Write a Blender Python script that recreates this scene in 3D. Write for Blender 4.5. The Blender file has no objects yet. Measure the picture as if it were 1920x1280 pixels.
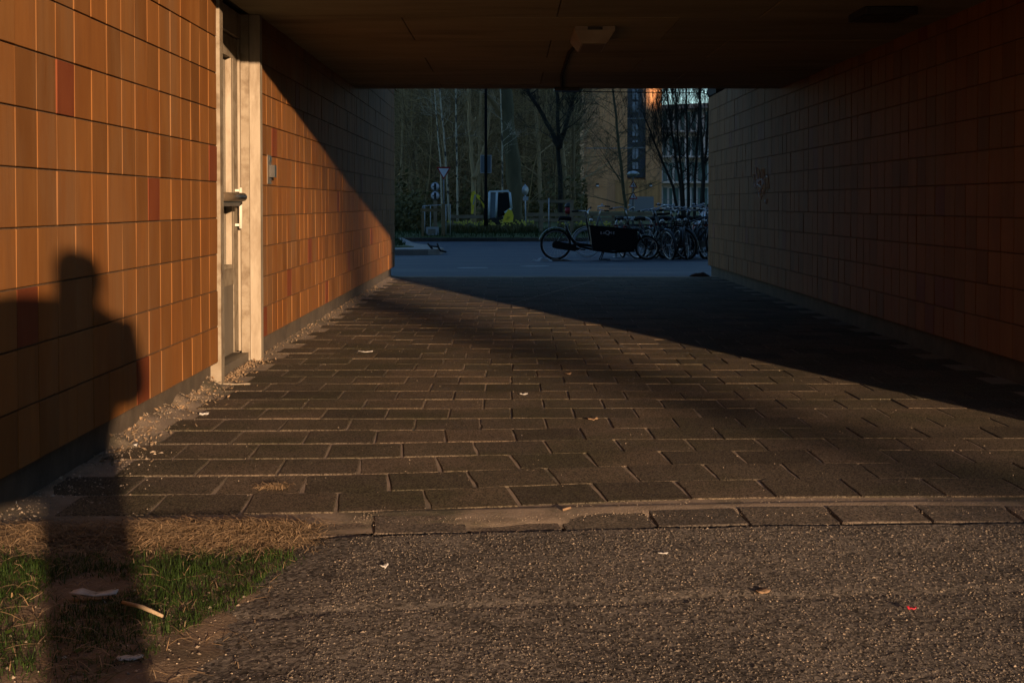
import bpy, math, random
from mathutils import Vector, Matrix, Euler, noise
R = math.radians
rnd = random.Random(7)
scene = bpy.context.scene
col = scene.collection

# ------------------------------------------------------------------ camera
F = 2475.0
PITCH = R(1.5)
HOR = 382.0
cam_d = bpy.data.cameras.new('camera')
cam = bpy.data.objects.new('camera', cam_d); col.objects.link(cam)
cam.location = (0, 0, 1.0)
cam.rotation_euler = (R(90) - PITCH, 0, 0)
cam_d.sensor_width = 36.0
cam_d.lens = F / 1920 * 36
PY = HOR + F * math.tan(PITCH)
cam_d.shift_y = -(640 - PY) / 1920
cam_d.shift_x = 3 / 1920
cam_d.clip_start = 0.05; cam_d.clip_end = 2000
scene.camera = cam

# ------------------------------------------------------------------ light
SX, SY, SZ = -0.341, 1.0, -0.148           # travel direction of the low sun
SUN_ELEV = math.atan2(-SZ, math.hypot(SX, SY))
SUN_AZ = math.atan2(-SX, -SY)              # clockwise from +Y
world = bpy.data.worlds.new('World'); scene.world = world
world.use_nodes = True
wn = world.node_tree.nodes; wl = world.node_tree.links
bg = wn['Background']
sky = wn.new('ShaderNodeTexSky'); sky.sky_type = 'NISHITA'
sky.sun_disc = False
sky.sun_elevation = SUN_ELEV
sky.sun_rotation = SUN_AZ
sky.altitude = 300; sky.air_density = 1.0; sky.dust_density = 0.12; sky.ozone_density = 3.0
wl.new(sky.outputs[0], bg.inputs[0]); bg.inputs[1].default_value = 0.088
sun_d = bpy.data.lights.new('sun', 'SUN')
sun_d.energy = 4.6; sun_d.angle = R(0.65); sun_d.color = (1.0, 0.66, 0.40)
sun = bpy.data.objects.new('sun', sun_d); col.objects.link(sun)
sun.rotation_euler = Vector((SX, SY, SZ)).to_track_quat('-Z', 'Y').to_euler()
sun.location = (20, -50, 12)
vs = scene.view_settings
vs.view_transform = 'Standard'; vs.look = 'None'; vs.gamma = 1.0; vs.use_curve_mapping = False
vs.exposure = 1.4
scene.render.engine = 'CYCLES'
scene.cycles.use_denoising = True
scene.cycles.max_bounces = 8; scene.cycles.diffuse_bounces = 4
scene.cycles.sample_clamp_indirect = 4.0

# ------------------------------------------------------------------ helpers
def at(px, py, Y):
    """point of the place seen at photo pixel (px, py) at distance Y"""
    vx = (px - 957) / F; vy = (PY - py) / F
    d = Vector((vx, math.cos(PITCH) + vy * math.sin(PITCH), -math.sin(PITCH) + vy * math.cos(PITCH)))
    d *= Y / d.y
    return Vector((d.x, Y, 1.0 + d.z))

def gz(y):
    if y < 18: return 0.0
    if y < 45: return -0.017 * (y - 18)
    return -0.459

def vz(y):                                   # lawn and wood floor beyond the far kerb
    if y < 51.6: return gz(y)
    if y < 53: return -0.34 + 0.13 * (y - 51.6) / 1.4
    if y < 75: return -0.21 + 0.13 * (y - 53) / 22
    return -0.08 + 0.3 * min(1, (y - 75) / 50)

class MB:
    def __init__(s): s.v = []; s.f = []; s.m = []; s.mi = 0; s.smooth = []
    def add(s, vs_, fs, smooth=False):
        b = len(s.v); s.v.extend(tuple(v) for v in vs_)
        for f in fs:
            s.f.append(tuple(i + b for i in f)); s.m.append(s.mi); s.smooth.append(smooth)
        return s
    def box(s, x0, x1, y0, y1, z0, z1, M=None):
        v = [Vector(p) for p in ((x0,y0,z0),(x1,y0,z0),(x1,y1,z0),(x0,y1,z0),(x0,y0,z1),(x1,y0,z1),(x1,y1,z1),(x0,y1,z1))]
        if M is not None: v = [M @ p for p in v]
        return s.add(v, [(3,2,1,0),(4,5,6,7),(0,1,5,4),(1,2,6,5),(2,3,7,6),(3,0,4,7)])
    def cbox(s, x0, x1, y0, y1, z0, z1, c, M=None):
        """box with all vertical and top edges chamfered by c"""
        ring = [(x0+c,y0),(x1-c,y0),(x1,y0+c),(x1,y1-c),(x1-c,y1),(x0+c,y1),(x0,y1-c),(x0,y0+c)]
        cx, cy = (x0+x1)/2, (y0+y1)/2
        v = [(x,y,z0) for x,y in ring] + [(x,y,z1-c) for x,y in ring]
        ins = [(x0+c*1.6,y0+c),(x1-c*1.6,y0+c),(x1-c,y0+c*1.6),(x1-c,y1-c*1.6),(x1-c*1.6,y1-c),(x0+c*1.6,y1-c),(x0+c,y1-c*1.6),(x0+c,y0+c*1.6)]
        v += [(x,y,z1) for x,y in ins]
        v = [Vector(p) for p in v]
        if M is not None: v = [M @ p for p in v]
        fs = []
        for k in (0, 8):
            for i in range(8):
                j = (i+1) % 8
                fs.append((k+i,k+j,k+8+j,k+8+i))
        fs.append(tuple(range(16,24))); fs.append(tuple(reversed(range(8))))
        return s.add(v, fs)
    def tube(s, pts, r, n=6, closed=False, cap=True, smooth=True):
        pts = [Vector(p) for p in pts]; m = len(pts)
        rs = r if isinstance(r, (list, tuple)) else [r] * m
        vv = []; fs = []
        prev = None
        for i, p in enumerate(pts):
            if closed: t = pts[(i+1) % m] - pts[i-1]
            else: t = pts[min(i+1, m-1)] - pts[max(i-1, 0)]
            if t.length < 1e-9: t = Vector((0,0,1))
            t.normalize()
            if prev is None:
                a = Vector((0,0,1)) if abs(t.z) < .9 else Vector((1,0,0))
                u = t.cross(a).normalized()
            else:
                u = prev - t * prev.dot(t)
                if u.length < 1e-6: u = t.orthogonal()
                u.normalize()
            prev = u; w = t.cross(u)
            for k in range(n):
                an = 2*math.pi*k/n
                vv.append(p + (u*math.cos(an) + w*math.sin(an)) * rs[i])
        lim = m if closed else m-1
        for i in range(lim):
            i2 = (i+1) % m
            for k in range(n):
                k2 = (k+1) % n
                fs.append((i*n+k, i*n+k2, i2*n+k2, i2*n+k))
        if cap and not closed:
            fs.append(tuple(reversed(range(n)))); fs.append(tuple((m-1)*n+k for k in range(n)))
        return s.add(vv, fs, smooth)
    def prism(s, poly, axis, a0, a1, M=None):
        """poly: 2D points; extruded along axis ('x','y','z') between a0 and a1"""
        n = len(poly)
        def mk(p, a):
            return Vector({'x':(a,p[0],p[1]),'y':(p[0],a,p[1]),'z':(p[0],p[1],a)}[axis])
        v = [mk(p,a0) for p in poly] + [mk(p,a1) for p in poly]
        if M is not None: v = [M @ p for p in v]
        fs = [tuple(range(n)), tuple(reversed(range(n,2*n)))] + [(i,i+n,(i+1)%n+n,(i+1)%n) for i in range(n)]
        return s.add(v, fs)
    def lathe(s, prof, n=16, c=(0,0,0), M=None):
        """profile of (r, z) around a vertical axis at c"""
        v = []; fs = []
        for r_, z_ in prof:
            for k in range(n):
                a = 2*math.pi*k/n
                p = Vector((c[0]+r_*math.cos(a), c[1]+r_*math.sin(a), c[2]+z_))
                v.append(M @ p if M is not None else p)
        for i in range(len(prof)-1):
            for k in range(n):
                k2 = (k+1) % n
                fs.append((i*n+k, i*n+k2, (i+1)*n+k2, (i+1)*n+k))
        fs.append(tuple(reversed(range(n)))); fs.append(tuple((len(prof)-1)*n+k for k in range(n)))
        return s.add(v, fs, True)
    def mesh(s, name, mats):
        me = bpy.data.meshes.new(name)
        me.from_pydata(s.v, [], s.f)
        for m in (mats if isinstance(mats, (list, tuple)) else [mats]): me.materials.append(m)
        me.polygons.foreach_set('material_index', s.m)
        me.polygons.foreach_set('use_smooth', s.smooth)
        me.update()
        return me
    def build(s, name, mats, parent=None, kind=None, loc=None, rot=None, fix=True):
        me = s.mesh(name, mats)
        if fix:
            import bmesh
            bm = bmesh.new(); bm.from_mesh(me)
            bmesh.ops.recalc_face_normals(bm, faces=bm.faces); bm.to_mesh(me); bm.free()
        return obj(name, me, parent, kind, loc, rot)

def obj(name, me, parent=None, kind=None, loc=None, rot=None):
    o = bpy.data.objects.new(name, me); col.objects.link(o)
    if parent is not None: o.parent = parent
    if kind: o['kind'] = kind
    if loc is not None: o.location = loc
    if rot is not None: o.rotation_euler = rot
    return o

def tag(o, label, cat, group=None):
    o['label'] = label; o['category'] = cat
    if group: o['group'] = group
    return o

def thing(name, label, cat, loc=(0,0,0), rz=0.0, group=None, rot=None):
    o = bpy.data.objects.new(name, None); col.objects.link(o)
    o.empty_display_size = 0.2
    o.location = loc; o.rotation_euler = rot if rot is not None else (0,0,rz)
    return tag(o, label, cat, group)

# ------------------------------------------------------------------ materials
def mat(name, c1, c2=None, rough=.8, scale=5.0, detail=5, bump=0.0, bscale=40.0, stretch=(1,1,1),
        rand=None, randcol=None, metal=0.0, spec=0.3, dirt=None, dscale=1.0, dthr=(.5,.7), speck=None, sscale=200, emit=None, tone=1.0, streak=None, cells=None):
    """noise mix of c1/c2, per-piece value/colour jitter, dirt patches, specks, bump"""
    m = bpy.data.materials.new(name); m.use_nodes = True
    nt = m.node_tree; N = nt.nodes; L = nt.links
    K_ = lambda c: None if c is None else tuple(v * tone for v in c)
    c1, c2, dirt, speck, streak = K_(c1), K_(c2), K_(dirt), K_(speck), K_(streak)
    b = N['Principled BSDF']
    b.inputs['Roughness'].default_value = rough
    b.inputs['Metallic'].default_value = metal
    b.inputs['Specular IOR Level'].default_value = spec
    tc = N.new('ShaderNodeTexCoord')
    geo = N.new('ShaderNodeNewGeometry')
    mp = N.new('ShaderNodeMapping'); mp.inputs['Scale'].default_value = stretch
    L.new(geo.outputs['Position'], mp.inputs['Vector'])
    vec = mp.outputs[0]
    def mix(fac, a, bb, mode='MIX'):
        x = N.new('ShaderNodeMix'); x.data_type = 'RGBA'; x.blend_type = mode
        if isinstance(fac, float): x.inputs[0].default_value = fac
        else: L.new(fac, x.inputs[0])
        for idx, val in ((6, a), (7, bb)):
            if isinstance(val, tuple): x.inputs[idx].default_value = (*val[:3], 1)
            else: L.new(val, x.inputs[idx])
        return x.outputs[2]
    def nz(sc, de=4, ro=.55, v=vec):
        t = N.new('ShaderNodeTexNoise'); t.inputs['Scale'].default_value = sc
        t.inputs['Detail'].default_value = de; t.inputs['Roughness'].default_value = ro
        L.new(v, t.inputs['Vector']); return t.outputs[0]
    def ramp(v, a, bb):
        r = N.new('ShaderNodeMapRange'); r.inputs['From Min'].default_value = a; r.inputs['From Max'].default_value = bb
        L.new(v, r.inputs['Value']); return r.outputs[0]
    c = (*c1, 1)
    if c2 is not None:
        c = mix(ramp(nz(scale, detail), .3, .7), c1, c2)
    if rand:
        if rand == 'island': rv = geo.outputs['Random Per Island']
        else:
            oi = N.new('ShaderNodeObjectInfo'); rv = oi.outputs['Random']
        cr = N.new('ShaderNodeValToRGB'); cr.color_ramp.interpolation = 'LINEAR'
        els = cr.color_ramp.elements
        cols = randcol
        els[0].position = 0; els[0].color = (*cols[0], 1)
        els[1].position = 1; els[1].color = (*cols[-1], 1)
        for i, cc in enumerate(cols[1:-1]):
            e = els.new((i+1)/(len(cols)-1)); e.color = (*cc, 1)
        L.new(rv, cr.inputs[0])
        c = mix(1.0, c if not isinstance(c, tuple) else c, cr.outputs[0], 'MULTIPLY')
    if dirt:
        c = mix(ramp(nz(dscale, 6, .65), dthr[0], dthr[1]), c, dirt)
    if streak:                                       # vertical run marks
        mp2 = N.new('ShaderNodeMapping'); mp2.inputs['Scale'].default_value = (1, 1, .07)
        L.new(geo.outputs['Position'], mp2.inputs['Vector'])
        t2 = N.new('ShaderNodeMath'); t2.operation = 'MULTIPLY'; t2.inputs[1].default_value = .45
        L.new(ramp(nz(26, 5, .7, mp2.outputs[0]), .53, .78), t2.inputs[0])
        c = mix(t2.outputs[0], c, streak)
    if cells:                                        # aggregate: every stone its own tone
        vo = N.new('ShaderNodeTexVoronoi'); vo.inputs['Scale'].default_value = cells
        L.new(vec, vo.inputs['Vector'])
        sep = N.new('ShaderNodeSeparateColor'); L.new(vo.outputs['Color'], sep.inputs[0])
        mr = N.new('ShaderNodeMapRange'); mr.inputs['To Min'].default_value = .3; mr.inputs['To Max'].default_value = 1.9
        L.new(sep.outputs[1], mr.inputs['Value'])
        cmb = N.new('ShaderNodeCombineColor')
        for k_ in range(3): L.new(mr.outputs[0], cmb.inputs[k_])
        c = mix(1.0, c, cmb.outputs[0], 'MULTIPLY')
    if speck:
        vo = N.new('ShaderNodeTexVoronoi'); vo.inputs['Scale'].default_value = sscale
        L.new(vec, vo.inputs['Vector'])
        r = ramp(vo.outputs['Distance'], .28, .12)
        sel = N.new('ShaderNodeMath'); sel.operation = 'GREATER_THAN'; sel.inputs[1].default_value = .72
        sep = N.new('ShaderNodeSeparateColor'); L.new(vo.outputs['Color'], sep.inputs[0]); L.new(sep.outputs[0], sel.inputs[0])
        mu = N.new('ShaderNodeMath'); mu.operation = 'MULTIPLY'; L.new(r, mu.inputs[0]); L.new(sel.outputs[0], mu.inputs[1])
        c = mix(mu.outputs[0], c, speck)
    if isinstance(c, tuple): b.inputs['Base Color'].default_value = c
    else: L.new(c, b.inputs['Base Color'])
    if bump:
        bn = N.new('ShaderNodeBump'); bn.inputs['Strength'].default_value = 1.0; bn.inputs['Distance'].default_value = bump
        L.new(nz(bscale, 6, .6), bn.inputs['Height']); L.new(bn.outputs[0], b.inputs['Normal'])
    if emit:
        b.inputs['Emission Color'].default_value = (*emit[:3], 1); b.inputs['Emission Strength'].default_value = emit[3]
    return m

TCOL = [(.72,.69,.66),(.9,.86,.82),(1,1,1),(1.06,1.0,.92),(.95,.84,.72),(1.1,1.05,1.0)]
def tilemat(name, rand):
    return mat(name, (.365,.168,.051), (.290,.124,.036), rough=.74, scale=9, stretch=(1,1,.25), bump=.0008, bscale=30,
               rand=rand, randcol=TCOL, spec=.10, tone=.53, dirt=(.30,.175,.085), dscale=2.3, dthr=(.5,.78), streak=(.17,.075,.026))
M = {}
M['tile'] = tilemat('ochre_ceramic', 'object')
M['tile_f'] = tilemat('ochre_ceramic_field', 'island')
M['tile_red'] = mat('red_ceramic', tone=.55, c1=(.27,.078,.028), c2=(.215,.056,.021), rough=.72, scale=9, stretch=(1,1,.3), bump=.0008, bscale=30, spec=.12)
M['mortar'] = mat('mortar', spec=.05, tone=.55, c1=(.22,.15,.095), c2=(.13,.085,.055), rough=.95, scale=30, bump=.002, bscale=90)
M['plinth'] = mat('plinth_concrete', tone=.40, c1=(.22,.175,.125), c2=(.13,.10,.072), rough=.9, scale=7, bump=.004, bscale=30, dirt=(.10,.085,.06), dscale=3, dthr=(.5,.75))
PCOL = [(.62,.62,.60),(.95,.92,.87),(1.05,1.0,.94),(1.28,1.17,1.06),(.80,.82,.74)]
def pavmat(name, rand):
    return mat(name, (.152,.126,.096), (.105,.088,.068), rough=.88, scale=2.2, bump=.0022, bscale=170,
               rand=rand, tone=.55, randcol=PCOL, dirt=(.085,.078,.046), dscale=1.5, dthr=(.46,.7), cells=210, speck=(.26,.20,.13), sscale=260, spec=.08)
M['paver'] = pavmat('grey_paver', 'object')
M['paver_f'] = pavmat('grey_paver_field', 'island')
M['sand'] = mat('joint_sand', tone=.66, c1=(.33,.26,.19), c2=(.23,.175,.125), rough=.95, scale=12, bump=.004, bscale=120, speck=(.55,.42,.28), sscale=180, dirt=(.085,.078,.048), dscale=1.6, dthr=(.5,.66))
M['soil'] = mat('sandy_soil', tone=.55, c1=(.27,.19,.125), c2=(.16,.115,.075), rough=.95, scale=6, bump=.006, bscale=90, dirt=(.09,.07,.045), dscale=3, dthr=(.5,.7), speck=(.5,.4,.3), sscale=120)
M['kerb'] = mat('kerb_concrete', tone=.55, c1=(.145,.12,.095), c2=(.10,.082,.066), rough=.9, scale=8, bump=.0035, bscale=120, cells=170, dirt=(.07,.06,.05), dscale=5, dthr=(.5,.7), rand='object', randcol=PCOL, speck=(.3,.24,.17), sscale=220)
M['asphalt'] = mat('worn_asphalt', (.098,.085,.071), (.068,.060,.051), rough=.92, scale=5, detail=8, bump=.0034, bscale=260, cells=120,
                   dirt=(.040,.036,.032), dscale=1.0, dthr=(.47,.68), speck=(.26,.22,.175), sscale=70, spec=.15)
M['stones'] = mat('road_stones', (.092,.080,.067), rough=.9, rand='island', randcol=[(.35,.35,.36),(.6,.6,.6),(.85,.84,.82),(1.0,.98,.95),(1.15,1.1,1.05),(2.1,1.95,1.75)], spec=.15)
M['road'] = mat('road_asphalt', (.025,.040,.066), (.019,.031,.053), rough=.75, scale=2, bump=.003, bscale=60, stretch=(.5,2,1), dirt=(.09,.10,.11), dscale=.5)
M['paint'] = mat('worn_road_paint', (.32,.33,.34), (.14,.15,.16), rough=.8, scale=8)
M['ceil'] = mat('soffit_board', tone=1.0, c1=(.25,.23,.165), c2=(.20,.18,.125), rough=.8, spec=.1, scale=3, stretch=(.4,2,1), bump=.002, bscale=14, rand='object', randcol=[(.86,.86,.86),(1,1,1),(1.1,1.07,1.02)], dirt=(.11,.085,.055), dscale=1.4, dthr=(.5,.8))
M['gap'] = mat('joint_dark', (.03,.026,.022), rough=.95)
M['concrete'] = mat('block_concrete', (.26,.24,.22), (.20,.185,.17), rough=.9, scale=.6, bump=.003, bscale=10)
M['cream'] = mat('cream_paint', tone=.46, c1=(.58,.50,.375), c2=(.47,.39,.28), rough=.6, scale=10, stretch=(1,1,.3), bump=.0012, bscale=60, dirt=(.30,.225,.14), dscale=6, dthr=(.48,.68), streak=(.26,.19,.12))
M['creamworn'] = mat('cream_worn', tone=.46, c1=(.46,.39,.285), c2=(.34,.27,.18), rough=.7, scale=14, bump=.002, bscale=70, dirt=(.22,.16,.10), dscale=7, dthr=(.5,.7))
M['doorpanel'] = mat('door_panel_grey', tone=.55, c1=(.23,.20,.155), c2=(.18,.155,.12), rough=.55, scale=4, stretch=(1,1,.3), dirt=(.12,.095,.07), dscale=2.5)
M['dglass'] = mat('door_wired_glass', tone=.55, c1=(.20,.175,.135), c2=(.165,.14,.105), rough=.16, scale=3, spec=.5)
M['steel'] = mat('brushed_steel', (.55,.53,.50), (.45,.43,.40), rough=.38, scale=20, metal=.9)
M['pullplate'] = mat('pull_plate', (.50,.47,.40), (.42,.39,.33), rough=.5, scale=12)
M['bronze'] = mat('bronze_anodised', (.14,.105,.07), (.10,.075,.05), rough=.45, scale=20, metal=.4)
M['steeldark'] = mat('dark_metal', (.05,.048,.045), (.035,.034,.032), rough=.45, scale=20, metal=.5)
M['lampcase'] = mat('lamp_case', tone=.9, c1=(.34,.30,.235), c2=(.26,.22,.17), rough=.6, scale=8)
M['lampglass'] = mat('lamp_glass', (.15,.125,.095), rough=.7, spec=.1)
M['spray'] = mat('chalky_spray', tone=1.0, c1=(.60,.78,.95), c2=(.45,.6,.75), rough=.8, scale=60)
M['black'] = mat('black_paint', (.012,.012,.013), rough=.4, spec=.4)
M['matblack'] = mat('matt_black', (.008,.008,.008), rough=.8, spec=.05)
M['rubber'] = mat('tyre_rubber', (.014,.014,.015), rough=.8)
M['chrome'] = mat('chrome', (.33,.34,.36), rough=.3, metal=1.0)
M['alu'] = mat('dull_alloy', (.42,.44,.47), rough=.4, metal=.8)
M['galv'] = mat('galvanised', (.52,.55,.57), (.42,.45,.47), rough=.5, scale=15, metal=.4)
M['white'] = mat('white_paint', (.72,.73,.74), rough=.4)
M['pale'] = mat('pale_tyre', (.50,.53,.56), rough=.7)
M['grass'] = mat('grass_green', tone=.55, c1=(.042,.088,.012), c2=(.022,.052,.008), rough=.7, scale=20, rand='island', randcol=[(.6,.7,.6),(1,1,1),(1.35,1.15,.8)], spec=.2)
M['lawn'] = mat('lawn', (0.081,0.093,0.022), (0.054,0.065,0.017), rough=.95, scale=3, bump=.05, bscale=8)
M['straw'] = mat('dry_straw', tone=.55, c1=(.38,.275,.17), c2=(.27,.19,.115), rough=.85, scale=20, rand='island', randcol=[(.55,.5,.45),(1,1,1),(1.25,1.15,1.0)], spec=.15)
M['leaflitter'] = mat('leaf_litter', tone=.55, c1=(.38,.28,.18), c2=(.25,.18,.115), rough=.9, scale=40, rand='island', randcol=[(.45,.42,.4),(1,1,1),(1.3,1.15,1.0)])
M['grit'] = mat('pale_grit', tone=.55, c1=(.45,.37,.28), rough=.85, rand='island', randcol=[(.45,.45,.45),(.8,.75,.7),(1,1,1),(1.35,1.3,1.25)])
M['bark'] = mat('bark', (0.259,0.177,0.086), (0.162,0.112,0.058), rough=.95, scale=3, stretch=(1,1,.25), bump=.02, bscale=8)
M['barkpale'] = mat('pale_bark', (0.497,0.353,0.187), (0.324,0.233,0.122), rough=.95, scale=4, stretch=(1,1,.3), bump=.02, bscale=8)
M['barkmoss'] = mat('mossy_bark', (.135,.115,.062), (.085,.074,.040), rough=.95, scale=3, stretch=(1,1,.3), bump=.03, bscale=6)
M['birch'] = mat('birch_bark', (0.600,0.512,0.360), (0.454,0.381,0.266), rough=.8, scale=9, dirt=(.05,.045,.04), dscale=6, dthr=(.52,.58), stretch=(1,1,.6))
M['darkbark'] = mat('dark_bark', (.03,.028,.022), (.02,.019,.015), rough=.95, scale=4)
M['wood'] = mat('wood_twigs', (0.367,0.256,0.126), (0.238,0.167,0.083), rough=.95, scale=.3, rand='island', randcol=[(.5,.5,.5),(1,1,1),(1.5,1.5,1.4)])
M['ivy'] = mat('ivy_leaves', (0.151,0.126,0.043), (0.092,0.079,0.029), rough=.7, scale=.4, rand='island', randcol=[(.5,.6,.5),(1,1,1),(1.4,1.3,1.1)])
M['brick'] = mat('orange_brick', (.60,.30,.135), (.50,.235,.10), rough=.9, scale=.8, stretch=(3,1,.25), dirt=(.30,.165,.095), dscale=.35)
M['plank'] = mat('wood_cladding', (0.540,0.279,0.108), (0.410,0.205,0.079), rough=.85, scale=1.5, stretch=(3,1,.15), rand='object', randcol=[(.65,.65,.65),(1,1,1),(1.25,1.2,1.1)])
M['slate'] = mat('slate_panel', (.030,.034,.042), rough=.35, spec=.4)
M['pane'] = mat('window_glass', (.03,.04,.045), rough=.06, spec=.8)
M['render_w'] = mat('pale_render', (.62,.60,.55), (.52,.50,.46), rough=.85, scale=1)
M['teal'] = mat('teal_glass', (.09,.16,.15), rough=.1, spec=.7)
M['yellow'] = mat('machine_yellow', (.95,.74,.05), (.85,.64,.05), rough=.45, scale=4, dirt=(.14,.10,.03), dscale=3, dthr=(.52,.7))
M['cabblue'] = mat('cab_pale_blue', (.62,.72,.76), rough=.4)
M['cabglass'] = mat('cab_glass', (.010,.012,.014), rough=.35, spec=.25)
M['cabfront'] = mat('cab_front_glass', (.20,.25,.28), (.14,.18,.20), rough=.3, scale=3, spec=.3)  # paler than the door glass: see-through light put into the colour
M['signred'] = mat('sign_red', (.28,.02,.02), rough=.5)
M['signwhite'] = mat('sign_white', (.68,.69,.74), rough=.5)
M['signgrey'] = mat('sign_back_grey', (.20,.23,.25), rough=.5, metal=.3)
M['postgrey'] = mat('post_grey', (.16,.17,.175), rough=.6, metal=.2)
M['oldwood'] = mat('weathered_timber', (0.312,0.237,0.153), (0.202,0.155,0.098), rough=.9, scale=6, stretch=(.3,1,1))
M['carblue'] = mat('car_pale_blue', (.30,.36,.46), rough=.25, spec=.6)
M['flower'] = mat('daffodil_yellow', (.66,.58,.10), rough=.7)
M['red'] = mat('bin_red', (.28,.018,.03), rough=.5)
M['cloth'] = mat('pale_cloth', (.42,.45,.48), (.3,.33,.36), rough=.9, scale=15)
M['clothbrown'] = mat('brown_cloth', (.07,.045,.03), (.045,.03,.02), rough=.9, scale=15)
M['paper'] = mat('white_litter', (.36,.35,.33), (.25,.24,.225), rough=.8, scale=30)
M['tan'] = mat('tan_leaf', (.22,.145,.085), (.15,.095,.055), rough=.85, scale=40)
M['jacket'] = mat('dark_jacket', (.02,.022,.028), (.014,.016,.02), rough=.85, scale=20)
M['denim'] = mat('dark_denim', (.022,.03,.05), (.016,.022,.038), rough=.9, scale=30)
M['skin'] = mat('skin', (.50,.30,.21), (.44,.26,.18), rough=.55, scale=20)
M['hair'] = mat('brown_hair', (.05,.03,.018), (.03,.018,.011), rough=.6, scale=60)

# =================================================================== SETTING
WL, WR = -1.6, 2.8            # faces of the two walls
CEIL = 2.195
Y_FRONT, Y_SOFF, Y_BACK = 6.32, 13.76, 17.0
CO = .197; Z0 = .133; TP = .1955

# ---- ground: one sheet to the horizon, below everything
def sheet(name, xs, ys, zf, m, kind='structure'):
    mb = MB(); nx = len(xs)
    vv = [(x, y, zf(x, y)) for y in ys for x in xs]
    fs = [(j*nx+i, j*nx+i+1, (j+1)*nx+i+1, (j+1)*nx+i) for j in range(len(ys)-1) for i in range(nx-1)]
    mb.add(vv, fs, True)
    return mb.build(name, m, kind=kind, fix=False)
ground = sheet('ground', [-900,-300,-120,-60,-30,-10,0,10,30,60,120,300,900], [-900,-300,-100,-30,0,18,30,45,51.55,51.6,53,60,75,100,125,300,1200],
               lambda x, y: (vz(y) if y > 51.58 else gz(y)) - .09, M['lawn'])

# ---- road in front (worn asphalt), real relief where it is near
def frange(a, b, st):
    out = []; x = a
    while x < b - 1e-9: out.append(x); x += st
    out.append(b); return out
def kerb_y(x): return 4.05 + .09 * math.tanh((x - .1) / .9) + .01 * x
def asphalt_z(x, y):
    z = -.004
    if -.95 < x < 1.9 and 2.6 < y < 4.4:
        d = noise.voronoi(Vector((x*88, y*88, 1.3)))[0]
        z += .0024 * (.45 - d[0]) + .0009 * noise.noise(Vector((x*46, y*46, 7.3))) + .0022 * noise.noise(Vector((x*6, y*6, 2.1)))
        seam = y - (3.28 + .10 * x + .03 * noise.noise(Vector((x*3, 0, 4))))
        z += -.0035 * math.exp(-(seam / .03) ** 2) + .003 / (1 + math.exp(-seam / .02))
        e = x + .56 + .06 * noise.noise(Vector((y*4, 1, 1)))
        if e < .12: z -= .014 * min(1, (.12 - e) / .2)
        g = y - (kerb_y(x) - .034 + .016 * noise.noise(Vector((x*9, 5, 5))))
        if g > 0: z -= .024 * min(1, g / .012)
    elif x <= -.95: z -= .03
    return z
xs = [-60,-20,-6,-3,-1.7,-1.2] + frange(-.95, 1.9, .0058) + [2.2,3,6,20,60]
ys = [-60,-25,-10,-4,-1,1,2,2.4] + frange(2.62, 4.25, .0058)
asphalt = sheet('asphalt_road', xs, ys, asphalt_z, M['asphalt'])

# ---- sandy soil corner between road, wall and paving
def soil_edge(y): return -.60 + .07 * noise.noise(Vector((y*3.1, 3, 5))) + .03 * noise.noise(Vector((y*11, 3, 5)))
def soil_z(x, y):
    d = soil_edge(y) - x
    z = -.012 + .005 * noise.noise(Vector((x*14, y*14, 3))) + .010 * noise.noise(Vector((x*4, y*4, 9)))
    if d < .10: z -= max(0, (.10 - d)) * .14
    if y > 4.05: z -= (y - 4.05) * .6
    return z
soil = sheet('soil_patch', frange(-1.75, -.30, .02), [-8,-3,0,1.5] + frange(2.4, 4.4, .02), soil_z, M['soil'])

# ---- paving under the passage: sand bed and concrete pavers
def sand_z(x, y):
    z = -.0036 + .0012 * noise.noise(Vector((x*9, y*9, 2)))
    if x < -1.54: z += (.075 if 5.4 < y < 7.2 else (.026 if y > 8.4 else .012)) * min(1, (-1.54 - x) / .10) * (.6 + .6 * noise.noise(Vector((x*6, y*5, 1))))
    ky = kerb_y(x)
    if y < ky + .30:                                     # sand washed against the kerb
        t = min(1, max(0, (ky + .30 - y) / .05)); lo_ = ky + (.14 if x > .2 or x < -.35 else .075) + .025 * noise.noise(Vector((x*7, 0, 0)))
        t *= min(1, max(0, (y - lo_) / .03)); z += (.0025 + .007 * min(1, max(0, (y - lo_) / max(.02, ky + .30 - lo_)))) * t * (1 if x > -.45 else .1) - (.005 if y < lo_ else 0)
    return z
def sand_rows():
    ys_ = [] ; y = 4.0
    while y < 18.3: ys_.append(y); y += .018 if y < 4.8 else .035 if y < 7 else .12
    return ys_ + [18.3]
sb = MB(); cols_ = 72; rows_ = sand_rows()
vv = []; 
for j, y in enumerate(rows_):
    for i in range(cols_+1):
        x = -1.72 + (2.98+1.72) * i / cols_
        yy = y
        if y < 4.75:
            t = (4.75 - y) / .75
            yy = 4.75 - (4.75 - (kerb_y(x) + .02)) * t
        vv.append((x, yy, sand_z(x, yy)))
nx = cols_+1
sb.add(vv, [(j*nx+i, j*nx+i+1, (j+1)*nx+i+1, (j+1)*nx+i) for j in range(len(rows_)-1) for i in range(cols_)], True)
paving = sb.build('paving', M['sand'], kind='structure', fix=False)

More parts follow.
